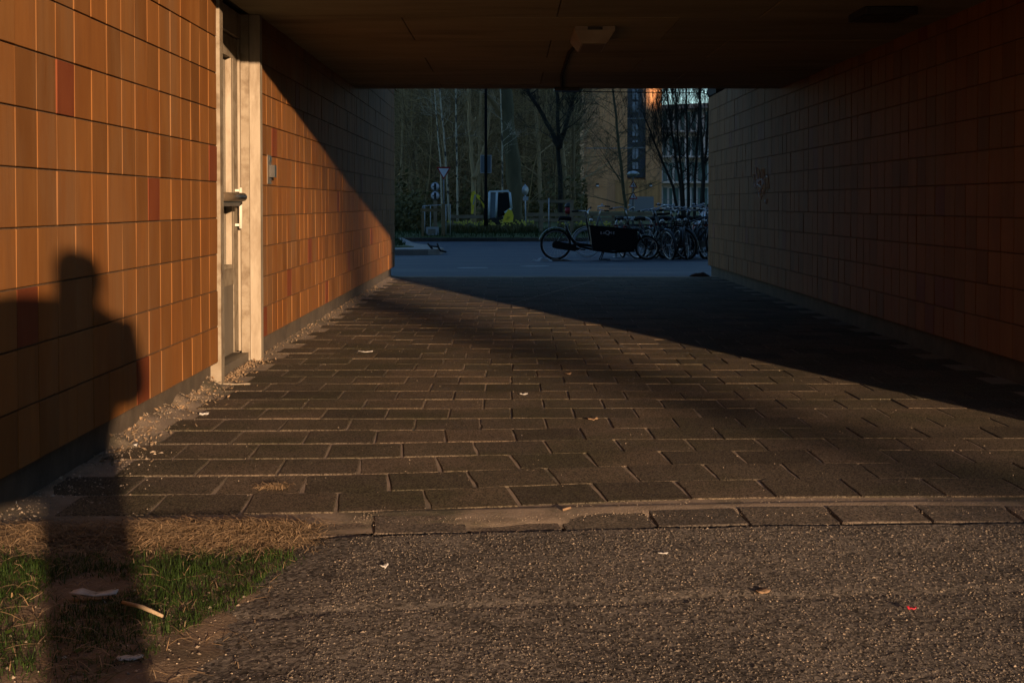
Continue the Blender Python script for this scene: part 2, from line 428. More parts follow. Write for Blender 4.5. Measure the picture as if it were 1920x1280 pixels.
PP = .297
def pave_shift(x, y):
    fade = max(0, min(1, (6.6 - y) / 2.0)); fade = fade * fade * (3 - 2 * fade)
    return fade * .145 * math.tanh(x / .75)
PVR = random.Random(11)
def paver_shape(mb, Mx=None, w=PP-.0055, d=PP-.0035, h=.06, c=.0026, detail=3):
    """worn slab: slightly wavy edges, a corner knocked off here and there"""
    cut = [PVR.choice((.003, .004, .005, .006, .009)) if PVR.random() > .10 else PVR.uniform(.014, .032) for _ in range(4)]
    cor = [(-w/2,-d/2), (w/2,-d/2), (w/2,d/2), (-w/2,d/2)]
    out = []
    for i in range(4):
        a, b, p = Vector(cor[i-1]), Vector(cor[(i+1) % 4]), Vector(cor[i])
        u, v = (a - p).normalized(), (b - p).normalized()
        out += [p + u * cut[i], p + v * cut[i] * PVR.uniform(.7, 1.2)]
        for k in range(1, detail + 1):
            q = p.lerp(b, k / (detail + 1)); nrm = Vector((-v.y, v.x))
            out.append(q + nrm * abs(PVR.gauss(0, .0011)) )
    n = len(out); cc = [c * PVR.uniform(.7, 1.9) for _ in range(n)]
    V = [(p.x, p.y, -h) for p in out] + [(p.x, p.y, -k_) for p, k_ in zip(out, cc)] + [(p.x * (1 - k_*2/w*1.2), p.y * (1 - k_*2/d*1.2), 0) for p, k_ in zip(out, cc)]
    V = [Vector(p) for p in V]
    if Mx is not None: V = [Mx @ p for p in V]
    mb.add(V, [(i, (i+1)%n, n+(i+1)%n, n+i) for i in range(n)] + [(n+i, n+(i+1)%n, 2*n+(i+1)%n, 2*n+i) for i in range(n)] + [tuple(range(2*n, 3*n))])
def paver_mesh():
    mb = MB(); paver_shape(mb); return mb.mesh('paver', M['paver'])
pmesh = [paver_mesh() for _ in range(24)]
pavers = []
y = 4.355; k = 0
while y < 17.9:
    off = (.5 if k % 2 else 0) * PP + rnd.uniform(-.012, .012)
    n = 0
    for j in range(-8, 12):
        x = .015 + off + (j + .5) * PP
        if x - PP/2 < -1.72 or x + PP/2 > 2.86: continue
        yy = y + PP/2
        a = (pave_shift(x + .1, yy) - pave_shift(x - .1, yy)) / .2
        pavers.append((x, yy + pave_shift(x, yy), a))
    y += PP; k += 1
pavers.sort(key=lambda p: -(1 / p[1] ** 3) * (1 if abs(p[0]) / p[1] < .42 else .0))
pf = MB()
for i, (x, yy, a) in enumerate(pavers):
    rot = Euler((rnd.gauss(0, .0028), rnd.gauss(0, .0028), math.atan(a) * .9 + rnd.gauss(0, .004)))
    z = rnd.gauss(0, .0011)
    if i < 300:
        obj('paver', pmesh[rnd.randrange(24)], paving, loc=(x, yy, z), rot=rot)
    else:
        w = PP - .006; Mx = Matrix.Translation((x, yy, z)) @ rot.to_matrix().to_4x4()
        paver_shape(pf, Mx, detail=1)
o = pf.build('paver_field', M['paver_f'], paving, kind='stuff')

# ---- kerb along the paving edge
kerb_bed = MB()
kp = [(x, kerb_y(x)) for x in frange(-1.0, 2.9, .1)]
kerb_bed.add([(x, y - .02, -.035) for x, y in kp] + [(x, y + .30, -.035) for x, y in kp],
             [(i, i+1, len(kp)+i+1, len(kp)+i) for i in range(len(kp)-1)])
kerb = kerb_bed.build('kerb', M['sand'], kind='structure', fix=False)
km = MB(); km.cbox(-.1445, .1445, 0, .19, -.12, 0, .005); kme = km.mesh('kerb_stone', M['kerb'])
x = -.86
while x < 2.8:
    a = math.atan((kerb_y(x + .1) - kerb_y(x - .1)) / .2)
    z = -.006 + rnd.gauss(0, .0018) - (.003 if -.45 < x < .15 else 0)
    obj('kerb_stone', kme, kerb, loc=(x, kerb_y(x) + rnd.gauss(0, .004), z), rot=(R(2.0) + rnd.gauss(0, .01), rnd.gauss(0, .008), a + rnd.gauss(0, .008)))
    x += .293

# ---- yard beyond the passage
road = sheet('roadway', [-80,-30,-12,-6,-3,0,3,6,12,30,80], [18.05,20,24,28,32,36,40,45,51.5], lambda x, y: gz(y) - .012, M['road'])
for (px, py, wpx, lab) in ((886, 501, 60, 0), (1003, 498, 56, 1)):
    # centre on the sloping yard
    Y = 24.0
    for _ in range(20):
        p = at(px, py, Y); Y += (p.z - gz(Y)) * 8
    p = at(px, py, Y); hw = wpx / F * Y / 2
    mb = MB(); mb.add([(p.x-hw, Y-.22, gz(Y-.22)-.008), (p.x, Y-.30, gz(Y-.3)-.008), (p.x+hw, Y-.12, gz(Y-.12)-.008), (p.x+hw*.9, Y+.2, gz(Y+.2)-.008), (p.x-hw*.2, Y+.28, gz(Y+.28)-.008), (p.x-hw*.9, Y+.1, gz(Y+.1)-.008)], [(0,1,2,3,4,5)])
    mb.build('road_marking', M['paint'], kind='structure', fix=False)
verge = sheet('grass_verge', [-90,-40,-20,-10,-6,-3,0,3,6,10,20,40,90], [51.75,52.2,53,55,60,66,75,90,110,125],
              lambda x, y: vz(y) + .06 * noise.noise(Vector((x*.4, y*.4, 0))) * (1 if y > 53 else 0), M['lawn'])
fk = MB()
far_kerb_bed = MB().box(-80, 80, 51.62, 51.74, -.5, -.36).build('far_kerb', M['concrete'], kind='structure')
fkm = MB().cbox(-.495, .495, 0, .25, -.25, 0, .02).mesh('kerb_stone', M['kerb'])
x = -9.0
while x < 14:
    obj('kerb_stone', fkm, far_kerb_bed, loc=(x, 51.5, -.335 + rnd.gauss(0, .004))); x += 1.0

# ---- corner of the side pavement, left of the yard
isl = [(-30, 31.9), (-2.35, 31.9), (-2.0, 32.1), (-1.75, 32.7), (-1.75, 34.5), (-2.2, 38), (-3.2, 44), (-4.2, 51.4), (-30, 51.4)]
mb = MB(); n = len(isl)
mb.add([(x, y, gz(y) + .13) for x, y in isl] + [(x, y, gz(y) - .2) for x, y in isl], [tuple(range(n))] + [(i, i+n, (i+1)%n+n, (i+1)%n) for i in range(n)])
side_pavement = mb.build('side_pavement', M['concrete'], kind='structure')
isl2 = [(-30, 34.2), (-3.0, 34.2), (-2.6, 35.5), (-3.0, 38), (-3.7, 44), (-4.6, 51.4), (-30, 51.4)]
mb = MB(); n = len(isl2)
mb.add([(x, y, gz(y) + .155) for x, y in isl2] + [(x, y, gz(y)) for x, y in isl2], [tuple(range(n))] + [(i, i+n, (i+1)%n+n, (i+1)%n) for i in range(n)])
mb.build('side_lawn', M['lawn'], kind='structure')

# =================================================================== WALLS
def tile_mesh(name, m, w=TP-.0062, h=CO-.0062):
    """tile standing in the YZ plane, face towards +X, thickness 12 mm"""
    mb = MB(); Mx = Matrix(((0,0,1,0),(1,0,0,0),(0,1,0,0),(0,0,0,1)))
    mb.cbox(-w/2, w/2, -h/2, h/2, -.013, 0, .0017, Mx)
    return mb.mesh(name, m)
T = {'n': tile_mesh('tile', M['tile']), 'r': tile_mesh('tile', M['tile_red'])}
def tiles(parent, facex, sgn, y0, ncol, k0, k1, limit, reds=(), score=None, cond=None, redp=0.0):
    cells = []
    for j in range(ncol):
        for k in range(k0, k1):
            yc = y0 + (j + .5) * TP; zc = Z0 + (k + .5) * CO
            if cond and not cond(yc, zc): continue
            cells.append((yc, zc, j, k))
    if score: cells.sort(key=score)
    f = MB()
    for i, (yc, zc, j, k) in enumerate(cells):
        red = (j, k) in reds or rnd.random() < redp
        tx = rnd.gauss(0, .0009); ry = rnd.gauss(0, .004); rz = rnd.gauss(0, .0055)
        if i < limit:
            obj('tile', T['r' if red else 'n'], parent, loc=(facex + sgn * tx, yc, zc), rot=(0, ry, rz + (math.pi if sgn < 0 else 0)))
        else:
            Mx = Matrix.Translation((facex + sgn * tx, yc, zc)) @ Euler((0, ry, rz + (math.pi if sgn < 0 else 0))).to_matrix().to_4x4()
            B = Matrix(((0,0,1,0),(1,0,0,0),(0,1,0,0),(0,0,0,1)))
            w, h = TP - .0062, CO - .0062
            f.mi = 1 if red else 0
            f.cbox(-w/2, w/2, -h/2, h/2, -.013, 0, .0017, Mx @ B)
    if f.v: f.build('tile_field', [M['tile_f'], M['tile_red']], parent, kind='stuff')

YN = 4.272
wall_a = thing('tiled_wall', 'sunlit ochre tiled wall nearest the camera, left of the door', 'wall')
MB().box(-2.4, WL - .008, -1.2, 7.222, Z0 - .004, 2.9).build('mortar_backing', M['mortar'], wall_a)
MB().box(-2.4, WL - .045, -1.2, 7.222, -.3, Z0 - .0045).build('plinth', M['plinth'], wall_a)
MB().box(-2.3, WL - .002, -1.2, 7.222, 2.9, 9).build('upper_wall', M['concrete'], wall_a)
J0 = 5
tiles(wall_a, WL, 1, YN - J0 * TP, J0 + 15, 0, 14, 400, reds={(J0+2,6),(J0+8,4),(J0+14,5),(J0+0,2),(J0+7,0)}, cond=lambda y, z: z < 2.5 or y < 6.3)
# last narrow column against the door post is mortar-filled
tail = YN - J0*TP
f = MB()
w, h = TP-.0062, CO-.0062
B = Matrix(((0,0,1,0),(1,0,0,0),(0,1,0,0),(0,0,0,1)))
for j in range(22):
    for k in range(14):
        Mx = Matrix.Translation((WL, tail - (j+.5)*TP, Z0 + (k+.5)*CO)) @ Euler((0, rnd.gauss(0,.003), rnd.gauss(0,.003))).to_matrix().to_4x4()
        f.cbox(-w/2, w/2, -h/2, h/2, -.013, 0, .0017, Mx @ B)
f.build('tile_field', [M['tile_f']], wall_a, kind='stuff')

YF = 8.475
wall_b = thing('tiled_wall', 'ochre tiled wall running deep into the passage, right of the door, crossed by diagonal shadow', 'wall')
MB().box(-2.4, WL - .008, 8.47, 18.22, Z0 - .004, 2.95).build('mortar_backing', M['mortar'], wall_b)
MB().box(-2.4, WL - .045, 8.47, 18.17, -.3, Z0 - .0045).build('plinth', M['plinth'], wall_b)
def rc(y, k): return (int((y - YF) / TP), k)
tiles(wall_b, WL, 1, YF, 50, 0, 14, 300, reds={rc(12.2,4), rc(10.45,2), rc(9.5,1), rc(13.07,1), rc(11.5,0), rc(8.6,0), rc(9.04,6), rc(10.0,8), rc(15.2,2), rc(14.3,5)},
      score=lambda c: (c[0] ** 3) * (1 if c[1] < 2.2 else 9), cond=lambda y, z: z < 2.25 or y > 13.6)

YR = 4.80
wall_c = thing('tiled_wall', 'dark brown tiled wall in deep shade on the right with pale graffiti', 'wall')
MB().box(WR + .008, 3.6, 4.78, 18.74, Z0 - .004, 2.50).build('mortar_backing', M['mortar'], wall_c)
MB().box(WR + .045, 3.6, 4.78, 18.68, -.3, Z0 - .0045).build('plinth', M['plinth'], wall_c)
tiles(wall_c, WR, -1, YR, 71, 0, 12, 300, score=lambda c: ((c[0]) ** 3) if c[0] > 7.0 else 9e9, cond=lambda y, z: z < 2.25 or y > 13.6, redp=.03)
MB().box(WR - .012, 3.4, 17.95, 18.72, 2.505, 2.95).build('beam_end', M['gap'], wall_c)

# graffiti: loose sprayed strokes on the right wall
gp = MB()
def stroke(pts, wd):
    P = []
    for (px, py) in pts:
        Y = WR * F / (px - 957); q = at(px, py, Y); P.append((WR - .0035, q.y, q.z))
    gp.tube(P, wd, n=4, smooth=False)
for s_ in ([(1418,314),(1419,322),(1421,336),(1418,345)], [(1423,317),(1424,330),(1425,345),(1421,352)], [(1429,318),(1430,330),(1429,350),(1425,362)],
           [(1433,316),(1433,334),(1436,350),(1431,366)], [(1414,328),(1415,345),(1417,352),(1422,340),(1425,334)], [(1427,352),(1432,338),(1437,330),(1440,332),(1442,354)],
           [(1422,359),(1425,370),(1426,375),(1428,366)], [(1431,356),(1432,366)], [(1435,376),(1437,381),(1439,374)], [(1419,340),(1428,336),(1434,342),(1426,350),(1420,346)]):
    stroke(s_, .010)
gp.build('graffiti_scribble', M['spray'], wall_c)

# ---- soffit over the passage
soffit = MB().box(-2.2, 3.3, Y_FRONT + .02, Y_SOFF, CEIL + .022, CEIL + .35).build('soffit', M['gap'], kind='structure')
edges = [Y_FRONT, 7.36, 8.53, 9.70, 10.86, 12.05, 13.22, Y_SOFF]
for i in range(len(edges) - 1):
    splits = [-1.66, -.1 + (.4 if i % 2 else -.6), 1.3 + (.3 if i % 2 else -.2), 2.86]
    for a, b in zip(splits[:-1], splits[1:]):
        mb = MB(); z_ = rnd.gauss(0, .002)
        Mx = Matrix.Translation(((a+b)/2, (edges[i]+edges[i+1])/2, CEIL + .02 + z_)) @ Matrix.Rotation(math.pi, 4, 'X')
        hw, hl = (b-a)/2 - .003, (edges[i+1]-edges[i])/2 - .006
        mb.cbox(-hw, hw, -hl, hl, 0, .02, .004, Mx)
        mb.build('soffit_panel', M['ceil'], soffit)

# ---- the flats above and beside the passage (out of the picture, they shade it)
fl = thing('apartment_block', 'tall concrete flats over the passage', 'building')
MB().box(-1.598, 2.798, Y_FRONT + .05, Y_SOFF, CEIL + .36, 36).build('bridge_block', M['concrete'], fl)
MB().box(-1.597, 2.797, Y_SOFF + .002, Y_BACK, 2.75, 35.99).build('rear_block', M['concrete'], fl)
MB().box(-70, -2.402, -1.2, 18.2, -.2, 9.02).build('west_block', M['concrete'], fl)
MB().box(-2.398, -1.66, 8.2, 18.2, 2.96, 8.98).build('west_strip', M['concrete'], fl)
MB().box(3.602, 60.6, 4.78, 18.7, -.2, 36).build('east_block', M['concrete'], fl)
MB().box(WR + .05, 3.598, 4.8, 18.7, 2.96, 35.97).build('east_strip', M['concrete'], fl)
MB().box(60.602, 66.5, 6, 18.7, -.2, 31.7).build('link_block', M['concrete'], fl)
MB().box(66.502, 140, 4.78, 18.7, -.2, 36.5).build('far_east_block', M['concrete'], fl)

op = thing('apartment_block', 'long concrete flats across the street', 'building')  # out of view, added to keep front skylight out of the passage
MB().box(-110, 7.0, -46, -30, -.2, 36).build('west_wing', M['concrete'], op)
MB().box(21, 140, -46, -30, -.2, 36).build('east_wing', M['concrete'], op)
# =================================================================== DOOR
door = thing('door', 'cream framed metal door with glazed panel, set back in sunlit left wall', 'door', (WL, 7.8, 0))
def dp(name, m, *b):
    mb = MB(); [mb.box(*(q)) for q in b]
    o = mb.build(name, m, door); o.location = -Vector(door.location); return o
dp('frame_post', M['creamworn'], (-1.80, -1.586, 7.224, 7.305, -.05, CEIL - .002))
dp('frame_post', M['cream'], (-1.655, -1.588, 8.392, 8.468, -.05, CEIL - .002))
dp('frame_post', M['creamworn'], (-1.708, -1.6555, 8.375, 8.466, -.02, CEIL - .003))
dp('frame_post', M['creamworn'], (-1.80, -1.7085, 7.306, 7.345, -.02, CEIL - .003))
dp('transom', M['cream'], (-1.79, -1.705, 7.346, 8.374, 2.04, CEIL - .004))
dp('threshold', M['doorpanel'], (-1.80, -1.665, 7.307, 8.372, -.03, .055))
dp('reveal', M['doorpanel'], (-2.4, -1.812, 7.22, 8.47, -.3, 2.9))
leaf = dp('door_leaf', M['creamworn'], (-1.772, -1.722, 8.215, 8.362, .075, 2.03), (-1.772, -1.722, 7.355, 7.50, .075, 2.03),
   (-1.772, -1.722, 7.5005, 8.2145, 1.90, 2.03), (-1.772, -1.7225, 7.5005, 8.2145, .50, .60))
dp('lower_panel', M['doorpanel'], (-1.765, -1.7265, 7.502, 8.213, .076, .499))
dp('glass_pane', M['dglass'], (-1.768, -1.760, 7.502, 8.213, .601, 1.899))
dp('glazing_bead', M['cream'], (-1.7595, -1.7235, 8.165, 8.2135, .601, 1.899))
dp('glazing_bead', M['cream'], (-1.7595, -1.724, 7.5015, 8.1645, .601, .625))
dp('edge_strip', M['cream'], (-1.721, -1.7065, 8.340, 8.374, .07, 2.035))
hb = MB(); hb.tube([(-1.632, 7.45, 1.04), (-1.632, 8.06, 1.04)], .026, n=12)
for yy in (7.52, 8.0): hb.box(-1.722, -1.64, yy-.014, yy+.014, 1.022, 1.058)
hb.box(-1.70, -1.645, 7.47, 8.04, .985, 1.015)
o = hb.build('push_bar', M['bronze'], door); o.location = -Vector(door.location)
pl = MB(); pl.tube([(-1.688, 8.262, .845), (-1.688, 8.262, 1.10)], .011, n=8); pl.box(-1.7215, -1.688, 8.256, 8.268, .86, .875); pl.box(-1.7215, -1.688, 8.256, 8.268, 1.075, 1.09)
o = pl.build('pull_handle', M['pullplate'], door); o.location = -Vector(door.location)
def text(body, size, m, parent, loc, rot, ext=.001, name='lettering', width=None):
    cu = bpy.data.curves.new(name, 'FONT'); cu.body = body; cu.size = size; cu.extrude = ext
    cu.align_x = 'CENTER'; cu.align_y = 'CENTER'
    to = bpy.data.objects.new(name, cu); col.objects.link(to)
    dg = bpy.context.evaluated_depsgraph_get()
    me = bpy.data.meshes.new_from_object(to.evaluated_get(dg)); bpy.data.objects.remove(to)
    me.materials.clear(); me.materials.append(m)
    if width:
        w = max(v.co.x for v in me.vertices) - min(v.co.x for v in me.vertices)
        for v in me.vertices: v.co.x *= width / w
    o = obj(name, me, parent, loc=loc, rot=rot); return o
text('33', .09, M['steeldark'], door, Vector((-1.7035, 7.70, 2.10)) - Vector(door.location), (R(90), 0, R(90)), name='door_number')

# intercom on the wall beyond the door
ic = thing('door_entry_panel', 'narrow grey intercom panel on tiles beside the cream door post', 'intercom', (WL, 8.66, 1.13))
MB().box(.0005, .006, .02, .155, 0, .19).build('back_plate', M['bronze'], ic)
MB().box(.0062, .042, .075, .150, .045, .125).build('housing', M['steeldark'], ic)
MB().box(.0062, .010, .075, .14, .15, .18).build('name_plate', M['black'], ic)

# =================================================================== CEILING LAMPS
lp = thing('ceiling_lamp', 'square bulkhead lamp with sloping sides on the passage ceiling', 'lamp', (.57, 9.28, CEIL))
mb = MB()
tp = [(-.135,-.36),(.135,-.36),(.135,.36),(-.135,.36)]; bt = [(-.085,-.27),(.085,-.27),(.085,.27),(-.085,.27)]
mb.add([(x,y,-.001) for x,y in tp] + [(x,y,-.028) for x,y in tp] + [(x,y,-.105) for x,y in bt],
       [(0,1,2,3),(0,4,5,1),(1,5,6,2),(2,6,7,3),(3,7,4,0),(4,8,9,5),(5,9,10,6),(6,10,11,7),(7,11,8,4),(8,11,10,9)])
mb.build('casing', M['lampcase'], lp)
MB().box(-.075,.075,-.25,.25,-.112,-.1055).build('diffuser', M['lampglass'], lp)
MB().box(-.05,.05,-.372,-.3605,-.026,-.006).build('end_clip', M['steeldark'], lp)
cd = MB().tube([(.50, 9.66, CEIL-.014), (.46, 10.4, CEIL-.014), (.47, 12.2, CEIL-.016), (.53, 13.6, CEIL-.018), (.55, 13.78, CEIL-.03)], .014, n=6).build('conduit', M['gap'])
tag(cd, 'thin dark cable run from ceiling lamp to the far soffit edge', 'cable')
jb = thing('junction_box', 'small dark junction box at the far edge of the ceiling', 'junction box', (.57, 13.66, CEIL))
MB().cbox(-.12, .14, -.08, .08, -.035, -.001, .006).build('case', M['steeldark'], jb)
MB().box(-.1, .12, -.085, -.0805, -.03, -.006).build('lid', M['black'], jb)
lp2 = thing('ceiling_lamp', 'dark flat lamp on the ceiling close to the right wall', 'lamp', (2.30, 8.2, CEIL))
MB().cbox(-.16, .16, -.2, .2, -.05, -.001, .008).build('casing', M['steeldark'], lp2)
MB().box(-.12, .12, -.16, .16, -.056, -.0505).build('diffuser', M['gap'], lp2)
wr = MB(); wp = [(.55, 13.80, CEIL-.03)]
a = at(1100, 172, 13.82); b = at(1318, 174, 13.82); c_ = at(1332, 180, 13.9)
wp += [a, (a+b)/2 + Vector((0,0,-.003)), b, c_]
tag(wr.tube(wp, .005, n=5).build('hanging_cable', M['black']), 'black cable strung along the far ceiling edge to right wall', 'cable')

# =================================================================== FAR BUILDINGS
YB = 150.0
bA = thing('brick_building', 'tall orange brick building with one dark glazed stair strip, behind the bicycles', 'building', (12.8, YB, 0))
def P(mb, name, m, parent, origin):
    o = mb.build(name, m, parent); o.location = -Vector(origin); return o
oA = bA.location
xa0, xa1 = at(1095, 300, YB).x, at(1241, 300, YB).x
xs0, xs1 = at(1176, 300, YB).x, at(1211, 300, YB).x
zs = at(1190, 333, YB).z
w_ = MB(); w_.box(xa0, xs0, YB, YB+14, -1, 24); w_.box(xs0, xs1, YB+.6, YB+14, -1, zs-.002); w_.box(xs1, xa1, YB, YB+14, -1, 24)
P(w_, 'wall', M['brick'], bA, oA)
P(MB().box(xs0+.002, xs1-.002, YB+.35, YB+13, zs, 24), 'stair_strip', M['slate'], bA, oA)
for (y0, y1) in ((166, 188), (190, 212), (231, 256), (262, 268), (278, 300), (303, 318)):
    z1, z0 = at(1190, y0, YB).z, at(1190, y1, YB).z
    fo = P(MB().box(at(1184, y0, YB).x, at(1198, y0, YB).x, YB+.27, YB+.349, z0, z1), 'window', M['slate'], bA, oA)
    xm = (at(1186, y0, YB).x + at(1197, y0, YB).x) / 2
    g = MB(); g.box(at(1186, y0, YB).x, xm-.03, YB+.262, YB+.2695, z0+.06, z1-.06); g.box(xm+.03, at(1197, y0, YB).x, YB+.262, YB+.2695, z0+.06, z1-.06)
    pn = g.build('pane', M['pane'], fo)
    for v in pn.data.vertices: v.co.y -= (z1 - v.co.z) * .17
for yy in (222, 277):
    z_ = at(1190, yy, YB).z; P(MB().box(xs0+.01, xs1-.01, YB+.25, YB+.348, z_-.08, z_+.08), 'spandrel', M['postgrey'], bA, oA)
z_ = at(1190, 278, YB).z
P(MB().box(xa0+.2, xs0-.01, YB-.05, YB-.002, z_-.06, z_+.06), 'string_course', M['concrete'], bA, oA)
# plank cladding round the entrance
pme = MB().box(-.14, .14, -.06, 0, 0, 3.6).mesh('cladding_plank', M['plank'])
x = xs0 - 1.2; zb = .1
while x < xa1 - .2:
    obj('cladding_plank', pme, bA, loc=Vector((x, YB - .003, zb)) - oA); x += .30
P(MB().box(xs0+.25, xs1+.9, YB-.1, YB-.064, zb-.3, zb+1.7), 'entrance_door', M['postgrey'], bA, oA)
for px in (1120, 1220):
    q = at(px, 349, YB)
    lm = P(MB().box(q.x-.16, q.x+.16, YB-.28, YB-.065, q.z-.05, q.z+.3), 'wall_lamp', M['steeldark'], bA, oA)
    MB().box(q.x-.14, q.x+.14, YB-.30, YB-.281, q.z-.04, q.z+.1).build('lens', M['white'], lm)

YG = 168.0
bG = thing('gallery_building', 'pale block of flats with open galleries and teal glazing, far right behind bare trees', 'building', (24, YG, 0))
oG = bG.location
gx0, gx1 = at(1236, 300, YG).x, at(1400, 300, YG).x
ztop = at(1280, 200, YG).z
P(MB().box(gx0, gx1, YG+1.3, YG+12, -1, ztop), 'wall', M['render_w'], bG, oG)
P(MB().prism([(gx0-.3, at(1240,206,YG).z), (gx1+.3, at(1326,200,YG).z), (gx1+.3, at(1326,190,YG).z), (gx0-.3, at(1240,198,YG).z)], 'y', YG-.6, YG+1.29), 'roof_fascia', M['concrete'], bG, oG)
for yy in (245, 293, 341, 389):
    z_ = at(1280, yy, YG).z
    P(MB().box(gx0, gx1, YG-.4, YG+1.298, z_-.16, z_+.02), 'gallery_slab', M['render_w'], bG, oG)
    rl = MB(); rl.box(gx0, gx1, YG-.38, YG-.34, z_+.95, z_+1.02)
    xx = gx0+.2
    while xx < gx1: rl.box(xx, xx+.05, YG-.37, YG-.345, z_+.021, z_+.949); xx += .55
    P(rl, 'railing', M['postgrey'], bG, oG)
    zz = z_ + .05
    for px in range(1245, 1395, 11):
        a_, b_ = at(px, yy, YG).x, at(px+8, yy, YG).x
        fo = P(MB().box(a_, b_, YG+1.22, YG+1.296, zz, zz+2.5), 'window', M['white'] if (px//11) % 3 == 0 else M['signgrey'], bG, oG)
        MB().box(a_+.05, b_-.05, YG+1.20, YG+1.219, zz+.1, zz+2.4).build('pane', M['teal'], fo)
for px in (1262, 1285, 1320, 1350):
    x_ = at(px, 300, YG).x; P(MB().box(x_-.09, x_+.09, YG-.3, YG-.12, -1, ztop-.8), 'column', M['render_w'], bG, oG)

# =================================================================== TREES
def limb(mb, p, d, L, r, depth, rg, spread=.6, seg=4, up=.12, minr=.006):
    pts = [p.copy()]; rs = [r]; q = p.copy(); dd = d.normalized()
    for i in range(seg):
        dd = (dd + Vector((rg.gauss(0,.13), rg.gauss(0,.13), rg.gauss(0,.08) + up*.3))).normalized()
        q = q + dd * (L / seg); pts.append(q.copy()); rs.append(max(minr*.7, r * (1 - .75 * (i+1) / seg)))
    mb.tube(pts, rs, n=6 if r > .05 else (4 if r > .02 else 3), cap=False)
    if depth <= 0: return
    nb = rg.choice((3, 4, 4, 5))
    for b in range(nb):
        t = rg.uniform(.25, 1.0); i = min(seg-1, int(t * seg)); fr = t * seg - i
        pp = pts[i].lerp(pts[i+1], fr); base = (pts[i+1] - pts[i]).normalized()
        sd = Vector((rg.gauss(0,1), rg.gauss(0,1), rg.gauss(0,.5))); sd -= base * sd.dot(base); sd.normalize()
        nd = (base + sd * spread * rg.uniform(.7, 1.4) + Vector((0,0,up))).normalized()
        limb(mb, pp, nd, L * rg.uniform(.45, .7), max(minr, rs[i] * .55), depth - 1, rg, spread, 3, up, minr)

def tree(label, path, r0, r1, nl, m, seed, lo=.3, Lf=.35, depth=3, spread=.8, up=.15, group=None, name='bare_tree', stems=None, minr=.008, lr=.42):
    """trunk along path (list of points); bare limbs off its upper part"""
    rg = random.Random(seed)
    base = Vector(path[0]); t = thing(name, label, 'tree', base, group=group)
    paths = [path] + (stems or [])
    tr = MB(); cr = MB()
    for pa in paths:
        pa = [Vector(p) - base for p in pa]
        dense = []
        for i in range(len(pa)-1):
            for k_ in range(4):
                w = k_/4; q = pa[i].lerp(pa[i+1], w); dense.append(q + Vector((rg.gauss(0, r0*.12), rg.gauss(0, r0*.12), 0)) * (1 if i + k_ else 0))
        dense.append(pa[-1]); H = len(dense)
        rs = [r0 + (r1 - r0) * (i/(H-1)) for i in range(H)]; rs[0] *= 1.3
        tr.tube(dense, rs, n=10 if r0 > .2 else 7)
        tot = (pa[-1] - pa[0]).length
        for b in range(nl):
            f = lo + (1 - lo) * (b + rg.random()) / nl
            i = min(H-2, int(f * (H-1))); q = dense[i].lerp(dense[i+1], f*(H-1) - i)
            an = rg.uniform(0, 2*math.pi)
            d = Vector((math.cos(an), math.sin(an), rg.uniform(.25, 1.0)))
            limb(cr, q, d, tot * Lf * rg.uniform(.5, 1.1) * (1.15 - f*.6), max(minr, rs[i] * lr), depth, rg, spread, 4, up, minr)
    tr.build('trunk', m, t)
    cr.build('crown', m, t, fix=False)
    return t
def tp_(px, py, Y): return at(px, py, Y)
def onz(px, Y): 
    p = at(px, 400, Y); return Vector((p.x, Y, vz(Y) - .1))
# old thick tree with a limb reaching up to the left
t = tree('thick old trunk with low limb behind the small digger', [onz(966,70), at(962,330,70), at(956,250,70), at(948,165,70), at(938,60,70), at(936,-60,70)], .48, .26, 8, M['barkmoss'], 3, lo=.55, Lf=.4, depth=3, name='old_tree')
lm = MB(); rg = random.Random(5)
lm.tube([Vector(q) - t.location for q in (at(950,226,70), at(938,210,69.8), at(922,188,69.6), at(904,166,69.4), at(886,138,69.2), at(872,100,69))], [.22,.17,.15,.12,.09,.05], n=7)
for q in (at(922,188,69.6), at(904,166,69.4), at(886,138,69.2)):
    for _ in range(3): limb(lm, Vector(q) - t.location, Vector((rg.gauss(-.5,.4), rg.gauss(0,.4), .8)), 2.5, .05, 2, rg)
lm.build('limb', M['bark'], t, fix=False)
bl = [('thin white birch leaning left, rising behind the give-way sign', [(843,430),(838,330),(832,250),(824,168),(816,80)], 63, .055),
      ('slim straight white birch between give-way sign and digger arm', [(858,425),(857,320),(855,230),(854,150),(850,60)], 64, .052),
      ('faint white birch leaning over the round signs', [(829,425),(826,310),(820,240),(816,190),(812,120)], 68, .042),
      ('short pale birch stem right beside the old trunk', [(943,420),(942,360),(942,300),(941,240),(938,160)], 66, .048)]
for i, (lab, pa, Y, r) in enumerate(bl):
    pts = [onz(pa[0][0], Y)] + [at(a, b, Y) for a, b in pa[1:]]
    tree(lab, pts, r, r*.55, 7, M['birch'], 20+i, lo=.45, Lf=.22, depth=2, name='birch_tree', minr=.006)
tree('pale forked tree behind the digger arm', [onz(888,72), at(888,330,72), at(884,280,72), at(880,230,72), at(879,165,72), at(884,90,72)], .14, .07, 9, M['barkpale'], 31, lo=.4, Lf=.3, depth=3, name='forked_tree',
     stems=[[at(888,335,72), at(896,312,72), at(906,285,72), at(913,255,72), at(922,190,72)]])
tree('dark tree forking above the trestle rail', [onz(1052,61), at(1051,340,61), at(1047,292,61), at(1046,240,61), at(1044,165,61), at(1040,60,61)], .13, .06, 10, M['darkbark'], 41, lo=.45, Lf=.3, depth=3, name='forked_tree', spread=.7, up=.3,
     stems=[[at(1049,280,61), at(1036,250,61), at(1014,210,61), at(992,175,61), at(975,140,61)], [at(1048,275,61), at(1060,240,61), at(1072,195,61), at(1082,150,61)]])
